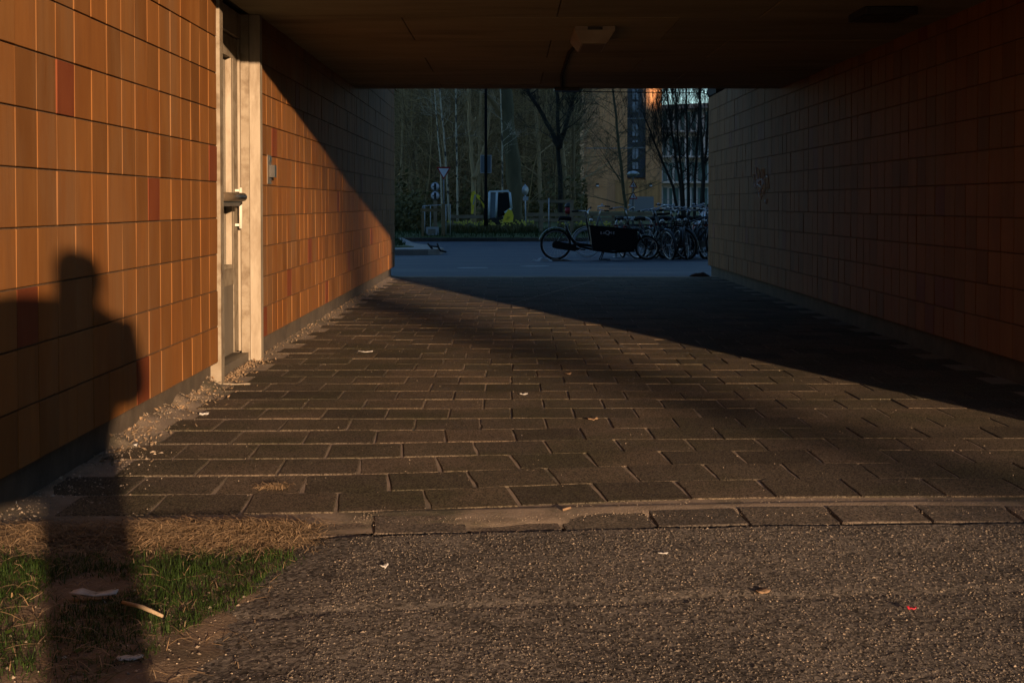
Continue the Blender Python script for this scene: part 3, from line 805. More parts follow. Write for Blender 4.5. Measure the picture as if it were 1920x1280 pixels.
tree('thin leaning mossy tree in front of the brick building', [onz(1176,58), at(1172,380,58), at(1164,310,58), at(1157,240,58), at(1150,168,58), at(1144,90,58)], .085, .04, 38, M['barkmoss'], 51, lo=.16, Lf=.42, depth=3, spread=.8, up=.05, name='leaning_tree', minr=.0055, lr=.3)
tree('many-stemmed bare tree before the pale galleries at right', [onz(1285,50), at(1277,360,50), at(1268,300,50), at(1258,230,50), at(1248,160,50), at(1240,90,50)], .065, .022, 17, M['darkbark'], 61, lo=.25, Lf=.32, depth=3, spread=.6, up=.5, name='multi_stem_tree', minr=.0055, lr=.35,
     stems=[[onz(1292,50.2), at(1290,330,50.2), at(1288,250,50.2), at(1286,160,50.2), at(1284,70,50.2)], [onz(1301,49.8), at(1303,330,49.8), at(1309,250,49.8), at(1314,165,49.8), at(1316,70,49.8)],
            [onz(1310,50), at(1316,360,50), at(1324,280,50), at(1330,180,50), at(1336,90,50)], [onz(1283,50.3), at(1262,350,50.3), at(1240,300,50.3), at(1222,255,50.3), at(1205,210,50.3)],
            [onz(1287,50.4), at(1280,350,50.4), at(1271,260,50.4), at(1266,165,50.4)]])
tree('slender dark tree by the right passage corner', [onz(1318,46), at(1319,330,46), at(1314,240,46), at(1311,160,46), at(1310,60,46)], .075, .03, 10, M['darkbark'], 66, lo=.3, Lf=.25, depth=3, spread=.5, up=.5, name='bare_tree', minr=.006)
# trunks standing in the wood behind
rg = random.Random(99)
wood_px = [752, 768, 779, 795, 803, 812, 846, 868, 874, 897, 905, 928, 978, 990, 1003, 1016, 1027, 1037, 1064, 1076]
for i, px in enumerate(wood_px):
    Y = rg.uniform(76, 96); lean = rg.gauss(0, 9)
    pts = [onz(px, Y)] + [at(px + lean * k_, 400 - 80 * k_, Y) for k_ in (1, 2, 3, 4, 6)]
    tree('bare trunk standing back in the dark wood', pts, rg.uniform(.09, .2), .05, 9, M['bark'] if i % 3 else M['barkpale'], 200+i, lo=.12, Lf=.26, depth=2, group='trunks in the dark wood', name='woodland_tree', minr=.012)
# tree behind the camera whose trunk shades the floor
tree('tall bare tree across the road, out of the picture', [(24.4,-62,-.1), (24.4,-62,4), (24.5,-62,8), (24.3,-62.1,12), (24.4,-62,19)], .31, .22, 12, M['bark'], 77, lo=.6, Lf=.4, depth=3, name='street_tree')

# twigs, ivy and undergrowth of the wood
wd = MB()
for i in range(170):
    Y = rg.uniform(74, 112); px = rg.uniform(700, 1072)
    p = onz(px, Y); h = rg.uniform(8, 17)
    d = Vector((rg.gauss(0, .12), rg.gauss(0, .12), 1))
    pts = [p + d * (h * k_ / 4) + Vector((rg.gauss(0,.15), rg.gauss(0,.15), 0)) for k_ in range(5)]
    r = rg.uniform(.025, .07)
    wd.tube(pts, [r, r*.9, r*.7, r*.5, r*.25], n=3, cap=False)
    for b in range(60):
        f = rg.uniform(.05, 1); q = p + d * (h * f)
        an = rg.uniform(0, 6.28); L = rg.uniform(.8, 3.6)
        e = Vector((math.cos(an), math.sin(an), rg.uniform(-.25, .9))) * L
        wd.tube([q, q + e * .5 + Vector((0,0,rg.gauss(0,.15))), q + e + Vector((rg.gauss(0,.2), 0, rg.gauss(.2,.2)))], [.018,.012,.006], n=3, cap=False)
o = wd.build('woodland_twigs', M['wood'], kind='stuff', fix=False)
tag(o, 'tangle of bare twigs filling the dark wood', 'twigs')
iv = MB()
def leafcloud(mb, n_, fx, size):
    for _ in range(n_):
        c = fx(); s_ = size * rg.uniform(.6, 1.5)
        u = Vector((rg.gauss(0,1), rg.gauss(0,1), rg.gauss(0,1))).normalized(); v = u.orthogonal().normalized(); w = u.cross(v)
        mb.add([c + v*s_, c + w*s_*.5, c - v*s_, c - w*s_*.5], [(0,1,2,3)])
def f1():
    Y = rg.uniform(112, 126); px = rg.uniform(640, 1085); lim = 250 + 40 * noise.noise(Vector((px*.03, 0, 0)))
    z = rg.uniform(0, 1) ** .8
    top = 17 if px > 800 else 14.0 + 1.5 * noise.noise(Vector((px*.09, 1, 0)))
    return Vector((at(px, 400, Y).x, Y, .2 + z * top))
leafcloud(iv, 26000, f1, .38)
def f2():                                   # undergrowth and ivied stumps
    Y = rg.uniform(74, 100); px = rg.uniform(720, 1100)
    h = 1.2 + 1.6 * max(0, noise.noise(Vector((px*.02, Y*.2, 3))))
    return Vector((at(px, 400, Y).x, Y, vz(Y) + abs(rg.gauss(0, h))))
leafcloud(iv, 8000, f2, .14)
def f3():                                   # dense bush at the far left
    Y = rg.uniform(56, 66); px = rg.uniform(690, 808)
    return Vector((at(px, 400, Y).x, Y, vz(Y) + rg.uniform(0, 1) * (2.6 - (px-690)*.008) * (.6 + .5*noise.noise(Vector((px*.05, 2, Y*.2))))))
leafcloud(iv, 7000, f3, .09)
o = iv.build('undergrowth', M['ivy'], kind='stuff', fix=False)
tag(o, 'dark evergreen undergrowth and ivy closing the wood', 'undergrowth')

# =================================================================== VERGE
gr = MB()
def blade(mb, p, h, w, bend, an):
    d = Vector((math.cos(an), math.sin(an), 0)); s_ = Vector((-d.y, d.x, 0)) * w
    a = p + Vector((0,0,h*.55)) + d * bend * .35; b = p + Vector((0,0,h)) + d * bend
    mb.add([p - s_, p + s_, a + s_*.7, a - s_*.7, b], [(0,1,2,3), (3,2,4)])
for _ in range(9000):
    Y = rg.uniform(51.8, 60); x = rg.uniform(-7, 9.5)
    blade(gr, Vector((x, Y, vz(Y) - .01)), rg.uniform(.06, .2), .012, rg.gauss(0, .06), rg.uniform(0, 6.28))
for _ in range(5000):
    Y = rg.uniform(34.5, 51); x = rg.uniform(-7, -3.0 - max(0, (Y-38)*.12))
    blade(gr, Vector((x, Y, gz(Y) + .15)), rg.uniform(.05, .22), .012, rg.gauss(0, .06), rg.uniform(0, 6.28))
o = gr.build('verge_grass', M['grass'], kind='stuff', fix=False); tag(o, 'rough grass on the verge across the yard', 'grass')
# daffodils
def daff_leaves(seed):
    r2 = random.Random(seed); mb = MB()
    for _ in range(70):
        an = r2.uniform(0, 6.28); d = abs(r2.gauss(0, .2))
        blade(mb, Vector((d*math.cos(an), d*math.sin(an), 0)), r2.uniform(.24, .44), .02, r2.uniform(.02, .22), an)
    return mb.mesh('leaves', M['ivy'])
def daff_head():
    mb = MB()
    for k_ in range(6):
        a = k_ * math.pi/3; d = Vector((math.cos(a), 0, math.sin(a))); s_ = Vector((-d.z, 0, d.x))
        mb.add([Vector((0,-.005,0)), d*.03 + s_*.016, d*.045 + Vector((0,.008,0)), d*.03 - s_*.016], [(0,1,2,3)])
    mb.tube([(0,0,0), (0,-.05,.0)], [.012,.02], n=7)
    return mb.mesh('flower', M['flower'])
dl = [daff_leaves(s_) for s_ in (1, 2, 3)]; dh = daff_head()
def daff(px, Y, nf):
    p = onz(px, Y); p.z += .03
    t = thing('daffodil_clump', 'clump of yellow daffodils in the verge bed', 'daffodils', p, group='daffodils in the verge bed')
    obj('leaves', rg.choice(dl), t, rot=(0,0,rg.uniform(0,6)))
    for _ in range(nf):
        obj('flower', dh, t, loc=(rg.gauss(0,.2), rg.gauss(-.05,.12), rg.uniform(.36,.54)), rot=(rg.gauss(0,.3), 0, rg.gauss(0,.5)))
for i in range(46):
    px = 838 + (1000 - 838) * (i + rg.random()) / 46
    daff(px, rg.uniform(54, 57.5), rg.choice((1, 2, 3, 3)) if px > 850 else 1)
for i in range(26):
    daff(rg.uniform(1050, 1165), rg.uniform(54, 57.5), rg.choice((1, 1, 2)))

# =================================================================== STREET FURNITURE
lpz = onz(911, 55)
lamp = thing('lamp_post', 'tall black lamp post with pale framed sign box, in front of the digger', 'lamp post', lpz)
MB().tube([(0,0,0),(0,0,1.1),(0,0,1.12),(0,0,9)], [.088,.088,.07,.05], n=10).build('pole', M['matblack'], lamp)
MB().tube([(0,0,9),(0,-.5,9.25),(0,-1.3,9.35)], .035, n=6).build('arm', M['black'], lamp)
MB().box(-.12,.12,-1.9,-1.25,9.3,9.42).build('luminaire', M['galv'], lamp)
c0, c1 = at(902, 292, 55), at(920, 323, 55)
sbx = thing('box_sign', 'dark sign box with pale edges hung on the lamp post', 'sign', ((c0.x+c1.x)/2, 55.10, c1.z))
hw, hh = (c1.x-c0.x)/2, c0.z-c1.z
MB().box(-hw, hw, 0, .07, 0, hh).build('panel', M['signgrey'], sbx)
for b in ((-hw-.03, -hw-.0005, -.02, .08, -.03, hh+.03), (hw+.0005, hw+.03, -.02, .08, -.03, hh+.03), (-hw, hw, -.02, .08, hh+.0005, hh+.03), (-hw, hw, -.02, .08, -.03, -.0005)):
    MB().box(*b).build('rim', M['galv'], sbx)

def tri(mb, s_, y0, y1, up=False, cz=0):
    h = s_ * .866
    pts = [(-s_/2, h/2), (s_/2, h/2), (0, -h/2)] if not up else [(-s_/2, -h/2), (s_/2, -h/2), (0, h/2)]
    mb.prism([(x, z+cz) for x, z in pts], 'y', y0, y1)
YS = 53.5
c = at(831, 325, YS); base = onz(832, YS)
gw = thing('give_way_sign', 'white triangular give-way sign with dark red border on post', 'traffic sign', base)
MB().tube([(0,.03,0),(0,.03,c.z-base.z+.25)], .03, n=8).build('post', M['postgrey'], gw)
m_ = MB(); tri(m_, .60, -.012, 0, cz=c.z-base.z); m_.build('border', M['signred'], gw)
m_ = MB(); tri(m_, .42, -.016, -.0125, cz=c.z-base.z+.012); m_.build('face', M['signwhite'], gw)
rs = thing('round_signs', 'two round signs one above the other on a timber post', 'traffic sign', onz(816, 53.2))
b0 = onz(816, 53.2)
MB().box(-.07,.07,.02,.14,0,at(816,342,53.2).z-b0.z).build('post', M['oldwood'], rs)
for py in (350, 367):
    z_ = at(816, py, 53.2).z - b0.z
    ring = MB().lathe([(.185,0),(.185,.012)], n=24, M=Matrix.Translation((0,.012,z_)) @ Matrix.Rotation(R(90), 4, 'X')).build('disc', M['signgrey'], rs)
    MB().lathe([(.155,0),(.155,.004)], n=24, M=Matrix.Translation((0,-.0003,z_)) @ Matrix.Rotation(R(90), 4, 'X')).build('face', M['signwhite'], ring)
    m_ = MB(); m_.box(-.05,.045,-.009,-.0045,z_-.14,z_+.13); m_.box(-.11,-.06,-.009,-.0045,z_-.02,z_+.03) ; m_.build('symbol', M['steeldark'], ring)
bk = thing('sign_back', 'pale round sign seen from behind on a thin pole, right of the digger', 'traffic sign', onz(986, 55), 0)
b0 = onz(986, 55); zc = at(983, 357, 55).z - b0.z
MB().tube([(0,0,0),(-.03,0,zc+.25)], .028, n=7).build('pole', M['galv'], bk)
MB().lathe([(.21,0),(.21,.012)], n=20, M=Matrix.Translation((-.03,-.03,zc)) @ Matrix.Rotation(R(50), 4, 'Z') @ Matrix.Rotation(R(90), 4, 'X')).build('disc', M['galv'], bk)
MB().box(-.12,.10,-.035,-.022,zc-.42,zc-.26).build('sub_plate', M['galv'], bk)
# lamp with warning triangles in front of the brick building
Y_ = 62; b0 = onz(1187, Y_)
ws = thing('street_lamp', 'low lamp with pale disc head and two warning triangles, before the brick building', 'street lamp', b0)
zt = at(1187, 327, Y_).z - b0.z
MB().tube([(0,0,0),(0,0,zt)], [.05,.035], n=8).build('pole', M['postgrey'], ws)
MB().lathe([(.05,-.1),(.30,.0),(.31,.04),(.20,.12),(.03,.16)], n=18, c=(0,0,zt)).build('lamp_head', M['galv'], ws)
for py in (345, 366):
    z_ = at(1187, py, Y_).z - b0.z
    m_ = MB(); tri(m_, .42, -.06, -.045, up=True, cz=z_); pt = m_.build('warning_sign', M['signred'], ws)
    m_ = MB(); tri(m_, .27, -.064, -.0605, up=True, cz=z_-.015); m_.build('face', M['signwhite'], pt)
    m_ = MB(); m_.box(-.018,.018,-.068,-.0645,z_-.10,z_+.03); m_.box(.03,.055,-.068,-.0645,z_-.10,z_-.03); m_.build('symbol', M['steeldark'], pt)

# metal barrier, timber rails, trestle
Yf = 52.6
g0 = onz(819, Yf)
ga = thing('tube_barrier', 'pale tubular metal barrier under the round signs', 'barrier', g0)
def rel(px, py, Y, o): return at(px, py, Y) - o
zt_ = rel(793, 386, Yf, g0).z; x0, x1 = rel(793,386,Yf,g0).x, rel(844,386,Yf,g0).x
MB().tube([(x0,.1,0),(x0,.1,zt_),(x1,.1,zt_+.05),(x1,.1,0)], .022, n=6).build('frame', M['galv'], ga)
for f in (.06, .27, .84):
    MB().tube([(x0+(x1-x0)*f,.1,0),(x0+(x1-x0)*f,.1,zt_+.04*f)], .018, n=6).build('bar', M['galv'], ga)
MB().box(x0+.12, x0+.62, .05,.085,.1,.42).build('notice_board', M['galv'], ga)
MB().box(x0+.2, x0+.5, .044,.0495,.14,.34).build('notice', M['lampcase'], ga)
tb = thing('timber_rail', 'dark timber post and rail before the metal barrier', 'fence', onz(831, 52.3))
b0 = onz(831, 52.3)
MB().box(-.07,.07,-.06,.06,0,rel(831,382,52.3,b0).z).build('post', M['bark'], tb)
MB().box(rel(789,395,52.3,b0).x,-.071,-.05,.05,rel(789,397,52.3,b0).z,rel(789,391,52.3,b0).z).build('rail', M['bark'], tb)
MB().box(-.86,-.75,-.05,.05,0,rel(789,398,52.3,b0).z).build('post', M['bark'], tb)
def rail_fence(label, pxs, Y, ytop, ylow, posts):
    b0 = onz(pxs[0], Y); t = thing('rail_fence', label, 'fence', b0)
    for yy in ([ytop] if ylow is None else [ytop, ylow]):
        z_ = rel(pxs[0], yy, Y, b0).z
        MB().box(0, rel(pxs[1], yy, Y, b0).x, -.04, .04, z_-.09, z_+.07).build('rail', M['oldwood'], t)
    for px in posts:
        x_ = rel(px, ytop, Y, b0).x; MB().box(x_-.06, x_+.06, .042, .16, 0, rel(px, ytop-3, Y, b0).z).build('post', M['oldwood'], t)
rail_fence('low pale timber rail left of the digger', (845, 906), 60, 406, None, (848, 875, 903))
rail_fence('low timber double rail right of the round sign back', (986, 1062), 60, 402, 412, (1001, 1011, 1030, 1050))
rail_fence('low timber rail behind the daffodils and bicycles', (1064, 1250), 60, 401, 411, (1070, 1110, 1150, 1200, 1245))
b0 = onz(1014, 54); tr = thing('trestle', 'timber trestle with a long top beam beside the dark forked tree', 'trestle', b0)
zt_ = rel(1010, 377, 54, b0).z
MB().box(rel(1009,377,54,b0).x, rel(1076,377,54,b0).x, -.05, .05, zt_-.07, zt_+.05).build('beam', M['oldwood'], tr)
for px in (1015, 1072):
    x_ = rel(px, 377, 54, b0).x; MB().box(x_-.07, x_+.07, -.06, .06, 0, zt_-.071).build('leg', M['oldwood'], tr)
x_ = rel(1029, 377, 54, b0).x; MB().tube([(x_,-.1,0),(x_,-.1,zt_+.12)], .025, n=6).build('steel_post', M['galv'], tr)
b0 = onz(1066, 55); bn = thing('litter_bin', 'small red bin with a dark domed lid behind the cargo bike', 'bin', b0)
z0_, z1_ = rel(1066,401,55,b0).z, rel(1066,389,55,b0).z
MB().tube([(0,.05,0),(0,.05,z0_)], .04, n=6).build('post', M['postgrey'], bn)
MB().lathe([(.13,z0_),(.16,z1_)], n=14).build('body', M['red'], bn)
MB().lathe([(.17,z1_+.001),(.17,z1_+.06),(.12,z1_+.16),(.03,z1_+.2)], n=14).build('lid', M['black'], bn)

# =================================================================== SMALL DIGGER
Ye = 63.0; e0 = onz(938, Ye); e0.z += .1
ex = thing('mini_excavator', 'small yellow digger with pale cab parked behind the daffodils', 'excavator', e0)
def E(px, py): q = at(px, py, Ye) - e0; return (q.x, q.z)
def ep(name, m, poly, y0, y1, parent=ex):
    return MB().prism([E(*p) for p in poly], 'y', y0, y1).build(name, m, parent)
for y0 in (-.62, .36):
    tk = MB(); cx = 0
    tk.prism([(-.75,.0),(-.62,-.16),(.62,-.16),(.75,.0),(.75,.12),(.62,.26),(-.62,.26),(-.75,.12)], 'y', y0, y0+.26)
    tk.build('track', M['rubber'], ex)
MB().box(-.4,.4,-.355,.355,.05,.42).build('undercarriage', M['steeldark'], ex)
ep('body', M['yellow'], [(942,420),(945,404),(953,392),(960,395),(963,404),(962,414),(958,419)], -.55, .55)
ep('engine_cover', M['steeldark'], [(917,421),(917,409),(944,406),(942,420)], -.5, .5)
cab = [(918,409),(917,362),(920,358),(952,357),(956,361),(958,390),(947,398),(934,409)]
ep('door_glass', M['cabglass'], [(933,407),(933,363),(953,361),(956,389),(945,398),(935,407)], -.44, .44)
ep('front_glass', M['cabfront'], [(919.5,408),(918.5,363),(931,362),(931,408)], -.43, .43)
for (a_, b_) in (((917,410),(918,360)), ((930,409),(932,360)), ((956,361),(959,391)), ((959,391),(946,399))):
    for y_ in (-.45, .45):
        (xA, zA), (xB, zB) = E(*a_), E(*b_)
        MB().tube([(xA,y_,zA),(xB,y_,zB)], .06, n=6).build('cab_pillar', M['cabblue'], ex)
ep('cab_roof', M['cabblue'], [(915,363),(918,358),(953,356.5),(957,362),(950,360),(920,361)], -.48, .48)
ep('seat', M['rubber'], [(938,405),(937,396),(947,394),(948,380),(951,380),(952,404)], -.2, .2)
ep('boom', M['yellow'], [(911,412),(908,392),(902,379),(893,369),(894,364),(900,367),(907,377),(913,390),(916,410)], -.1, .1)
ep('boom_cylinder', M['steeldark'], [(914,400),(908,383),(899,371),(901,369),(911,382),(916,398)], -.16, -.105)
ep('stick', M['yellow'], [(884,360),(890,358),(893,366),(891,378),(889,388),(887,403),(883,403),(884,388),(882,376)], -.09, .09)
ep('stick_cylinder', M['alu'], [(893,366),(888,384),(886,384),(890,364)], -.14, -.092)
ep('bucket', M['steeldark'], [(884,401),(890,402),(886,408),(879,410),(874,406),(879,404)], -.22, .22)
ep('dozer_blade', M['yellow'], [(906,424),(905,413),(908,413),(910,423)], -.6, .6)

# =================================================================== BICYCLES
def ringpts(r, n, c=(0,0,0)): return [(c[0]+r*math.cos(2*math.pi*i/n), c[1], c[2]+r*math.sin(2*math.pi*i/n)) for i in range(n)]
WM = {}
def wheel(parent, loc, r, tyre='rubber', rim='alu', rz=0.0, tilt=0.0):
    key = (r, tyre, rim)
    if key not in WM:
        WM[key] = (MB().tube(ringpts(r-.021, 36), .021, n=6, closed=True).mesh('wheel', M[tyre]),
                   MB().tube(ringpts(r-.05, 36), .011, n=4, closed=True).mesh('rim', M[rim]),)
        sp = MB()
        for k in range(18):
            a = 2*math.pi*k/18; sp.tube([(.02*math.cos(a+.9),.02*(-1)**k,.02*math.sin(a+.9)), ((r-.055)*math.cos(a),0,(r-.055)*math.sin(a))], .0014, n=3, cap=False)
        hb_ = MB().tube([(0,-.045,0),(0,.045,0)], .02, n=8)
        WM[key] += (sp.mesh('spokes', M['alu']), hb_.mesh('hub', M['alu']))
    me = WM[key]
    w = obj('wheel', me[0], parent, loc=loc, rot=(tilt, 0, rz))
    for nm, k in (('rim', 1), ('spokes', 2), ('hub', 3)): obj(nm, me[k], w)
    return w
def guard(r, a0, a1, parent, loc, m, rz=0.0):
    pts = [(r*math.cos(R(a)), 0, r*math.sin(R(a))) for a in range(a0, a1+1, 12)]
    mb = MB(); n_ = len(pts)
    mb.add([(p[0], -.028, p[2]) for p in pts] + [(p[0]*1.03, 0, p[2]*1.03) for p in pts] + [(p[0], .028, p[2]) for p in pts],
           [(i, i+1, n_+i+1, n_+i) for i in range(n_-1)] + [(n_+i, n_+i+1, 2*n_+i+1, 2*n_+i) for i in range(n_-1)], True)
    o = mb.build('mudguard', m, parent, loc=loc, rot=(0, 0, rz), fix=False); return o
def bicycle(label, pos, yaw, lean=0.0, steer=0.0, r=.34, frame='black', step=True, tyre='rubber', rack=True, crate=False, bars='city', guardm=None, forkm=None):
    t = thing('bicycle', label, 'bicycle', pos, group='bicycles parked in the yard', rot=(lean, 0, yaw))
    fm = M[frame]; gm = M[guardm or frame]
    RX, FX = 0.0, 1.08
    hs = Vector((.80, 0, r+.52)); ht = Vector((.83-.06, 0, r+.66)); bb = Vector((.44, 0, r-.06)); st = Vector((.27, 0, r+.42)); ra = Vector((0,0,r))
    hb_ = Vector((.835, 0, r+.38)); htp = Vector((.775, 0, r+.60))
    f = MB()
    f.tube([hb_, htp], .021, n=8)
    f.tube([bb, st], .017, n=8)
    if step:
        f.tube([hb_ + Vector((-.01,0,.02)), Vector((.62,0,r+.06)), bb + Vector((.06,0,.03)), bb], .019, n=8)
        f.tube([htp, Vector((.60,0,r+.24)), Vector((.36,0,r+.16))], .015, n=8)
    else:
        f.tube([hb_, bb], .019, n=8); f.tube([htp + Vector((0,0,-.03)), st + Vector((0,0,-.02))], .016, n=8)
    for s_ in (-.05, .05):
        f.tube([bb + Vector((0,s_*.6,0)), ra + Vector((0,s_,0))], .010, n=6); f.tube([st + Vector((0,s_*.3,-.03)), ra + Vector((0,s_,0))], .009, n=6)
    f.build('frame', fm, t)
    wheel(t, ra, r, tyre); guard(r+.022, 20, 190, t, ra, gm)
    # steered front end
    ax = (htp - hb_).normalized(); Rt = Matrix.Translation(hb_) @ Matrix.Rotation(steer, 4, ax) @ Matrix.Translation(-hb_)
    fa = Rt @ Vector((FX, 0, r))
    fk_ = MB()
    fk_.tube([Rt @ p for p in (hb_ + Vector((0,0,-.0)), hb_ + Vector((.02,0,-.03)))], .02, n=6)
    for s_ in (-.048, .048):
        fk_.tube([Rt @ (hb_ + Vector((.01,s_*.4,-.01))), Rt @ (hb_ + Vector((.03,s_,-.06))), Rt @ (Vector((FX-.06,s_,r+.14))), Rt @ Vector((FX,s_,r))], .011, n=6)
    fk_.build('fork', M[forkm] if forkm else fm, t)
    wheel(t, fa, r, tyre, rz=steer); guard(r+.022, -10, 130, t, fa, gm, rz=steer)
    h = MB(); top = htp + ax * .14
    h.tube([Rt @ htp, Rt @ top], .013, n=6)
    if bars == 'city': pts = [(-.22,.29,.03),(-.06,.28,.05),(.05,.16,.07),(.06,0,0),(.05,-.16,.07),(-.06,-.28,.05),(-.22,-.29,.03)]
    else: pts = [(-.06,.31,.02),(-.02,.15,.03),(.03,0,0),(-.02,-.15,.03),(-.06,-.31,.02)]
    hp = [Rt @ (top + Vector(p)) for p in pts]; h.tube(hp, .012, n=7)
    ho = h.build('handlebar', M['chrome'], t)
    for a_, b_ in ((hp[0], hp[1]), (hp[-1], hp[-2])):
        MB().tube([a_, a_.lerp(b_, .75)], .017, n=7).build('grip', M['rubber'], ho)
    bl_ = Rt @ (top + Vector((-.04,.13,.10))); MB().lathe([(.028,0),(.028,.012),(.012,.03)], n=10, c=bl_).build('bell', M['chrome'], ho)
    lq = Rt @ (hb_ + Vector((.09,0,.14))); MB().lathe([(.02,0),(.036,.05),(.036,.07)], n=10, M=Matrix.Translation(lq) @ Matrix.Rotation(R(90), 4, 'Y')).build('headlight', M['alu'], t)
    # saddle
    sp = st + Vector((-.03,0,.12)); MB().tube([st, sp], .013, n=6).build('seat_post', M['alu'], t)
    sm = MB(); prof = [(-.13,.085,.0),(-.10,.10,.025),(-.02,.08,.028),(.07,.03,.022),(.15,.022,.012)]
    vv = []
    for x_, w_, z_ in prof: vv += [sp + Vector((x_,-w_,z_-.01)), sp + Vector((x_,-w_*.6,z_+.035)), sp + Vector((x_,w_*.6,z_+.035)), sp + Vector((x_,w_,z_-.01)), sp + Vector((x_,0,z_-.045))]
    ff = []
    for i in range(4):
        for k in range(5): ff.append((i*5+k, i*5+(k+1)%5, (i+1)*5+(k+1)%5, (i+1)*5+k))
    ff += [(4,3,2,1,0), (20,21,22,23,24)]
    sm.add(vv, ff, True); sm.build('saddle', M['rubber'], t)
    # drive
    cc = MB(); cc.tube(ringpts(.09, 16, bb + Vector((0,.06,0))), .006, n=4, closed=True); cc.tube([bb + Vector((0,-.07,0)), bb + Vector((0,.07,0))], .018, n=8)
    cc.tube([bb + Vector((0,.075,0)), bb + Vector((.10,.09,-.13))], .009, n=5); cc.tube([bb + Vector((0,-.075,0)), bb + Vector((-.10,-.09,.13))], .009, n=5)
    cr_ = cc.build('crankset', M['alu'], t)
    for q, s_ in ((bb + Vector((.10,.09,-.13)), 1), (bb + Vector((-.10,-.09,.13)), -1)):
        MB().box(q.x-.045, q.x+.045, min(q.y, q.y+s_*.09), max(q.y, q.y+s_*.09), q.z-.012, q.z+.012).build('pedal', M['rubber'], cr_)
    MB().prism([(-.06,r-.05),(.0,r+.06),(.42,r+.04),(.52,r-.03),(.50,r-.12),(.40,r-.15),(.0,r-.06)], 'y', .05, .075).build('chain_case', M['rubber'], t)
    if rack:
        rk = MB()
        for s_ in (-.06, 0, .06): rk.tube([(.22,s_,2*r+.06),(-.28,s_,2*r+.07)], .007, n=5)
        for s_ in (-.06, .06): rk.tube([(-.12,s_,2*r+.065),(0,s_,r)], .006, n=5)
        rk.build('rear_rack', M['rubber'], t)
        MB().box(-.31,-.285,-.045,.045,2*r+.02,2*r+.075).build('rear_light', M['signred'], t)
    if crate:
        q = Rt @ (hb_ + Vector((.24,0,.16))); Mx = Matrix.Translation(q) @ Matrix.Rotation(steer, 4, 'Z')
        cb = MB()
        for z_ in (0, .09, .18): 
            for b in ((-.15,.15,-.2,-.188),(-.15,.15,.188,.2),(-.15,-.138,-.187,.187),(.138,.15,-.187,.187)): cb.box(*b, z_, z_+.05, Mx)
        for x_ in (-.143,.143):
            for y_ in (-.193,.193): cb.box(x_-.01,x_+.01,y_-.01,y_+.01,0,.24,Mx)
        cb.box(-.137,.137,-.186,.186,-.012,0,Mx); cb.build('front_crate', M['rubber'], t)
    ks = MB().tube([(.30,.07,r-.10),(.24,.16,.01)], .009, n=5).build('kickstand', M['alu'], t)
    return t
def yard(px, Y): 
    q = at(px, 480, Y); return Vector((q.x, Y, gz(Y) - .012))
LEFT, TOWARD, AWAY = math.pi, -math.pi/2, math.pi/2
bicycle('bicycle with swept chrome handlebar standing behind the cargo box', yard(1168, 29.6), R(-80), lean=R(7), steer=R(25), frame='black', bars='city')
bicycle('bicycle with pale front wheel showing under the cargo box', yard(1185, 30.6), R(-165), lean=R(6), steer=R(-18), frame='postgrey', tyre='pale')
bicycle('silver-forked bicycle whose front wheel turns toward the viewer', yard(1206, 29.1), R(-62), lean=R(-12), steer=R(22), frame='postgrey', forkm='white', bars='city')
bicycle('black bicycle with tall wide handlebar leaning right, front wheel edge-on', yard(1228, 28.8), R(-78), lean=R(-15), steer=R(-4), frame='black', r=.35)
bicycle('bicycle with crate on the front between two hoops', yard(1252, 30.3), R(-98), lean=R(5), frame='black', crate=True)
bicycle('diamond-framed dark bicycle in profile nearest the right passage corner', yard(1256, 28.2), R(-12), lean=R(-6), steer=R(28), frame='slate', step=False, bars='flat', r=.35)
bicycle('bicycle half hidden at the end of the row, closest to pale car', yard(1292, 29.4), R(-70), lean=R(8), steer=R(-20), frame='postgrey', bars='flat', step=False)
bicycle('step-through bicycle behind the diamond-framed one', yard(1270, 31.2), R(-105), lean=R(-7), steer=R(12), frame='steeldark')
bicycle('rear bicycle with grey mudguards at the back of the row', yard(1222, 31.8), R(-88), lean=R(4), steer=R(-25), frame='black', guardm='galv')
bicycle('bicycle at the wall edge, only its wheel and bars in view', yard(1322, 28.6), R(-120), lean=R(6), steer=R(15), frame='black')
bicycle('small-framed dark bicycle directly behind the cargo bike front wheel', yard(1196, 28.6), R(-55), lean=R(9), steer=R(-15), frame='slate', r=.33)
bicycle('black bicycle tucked between diamond frame and wide handlebar', yard(1243, 28.9), R(-70), lean=R(10), steer=R(18), frame='black', bars='flat')
bicycle('dark bicycle with bars turned hard left behind the hoop by the wall', yard(1300, 30.4), R(-85), lean=R(-8), steer=R(35), frame='black', crate=True)
bicycle('low black bicycle leaning against the crate bicycle', yard(1266, 29.5), R(-60), lean=R(-11), steer=R(-10), frame='black', r=.33)
# hoops
for (a_, b_, Y, lab) in ((1155, 1221, 29.9, 'pale steel hoop rack just behind the cargo box'), (1237, 1291, 29.5, 'pale steel hoop rack by the diamond-framed bicycle'), (1316, 1370, 29.7, 'pale steel hoop rack at the wall edge')):
    A, B = yard(a_, Y), yard(b_, Y); w_ = B.x - A.x; zt_ = at(a_, 409, Y).z - A.z
    hp = [(0,0,0),(0,0,zt_-.12),(.035,0,zt_-.035),(.12,0,zt_),(w_-.12,0,zt_),(w_-.035,0,zt_-.035),(w_,0,zt_-.12),(w_,0,0)]
    hr = thing('bicycle_hoop', lab, 'bicycle rack', A, group='bicycle hoops')
    MB().tube(hp, .026, n=8).build('hoop', M['galv'], hr)
    MB().tube([(0,0,zt_*.42),(w_,0,zt_*.42)], .014, n=6).build('cross_bar', M['galv'], hr)
    for x_ in (0, w_): MB().lathe([(.07,0),(.07,.01)], n=12, c=(x_,0,0)).build('foot_plate', M['galv'], hr)

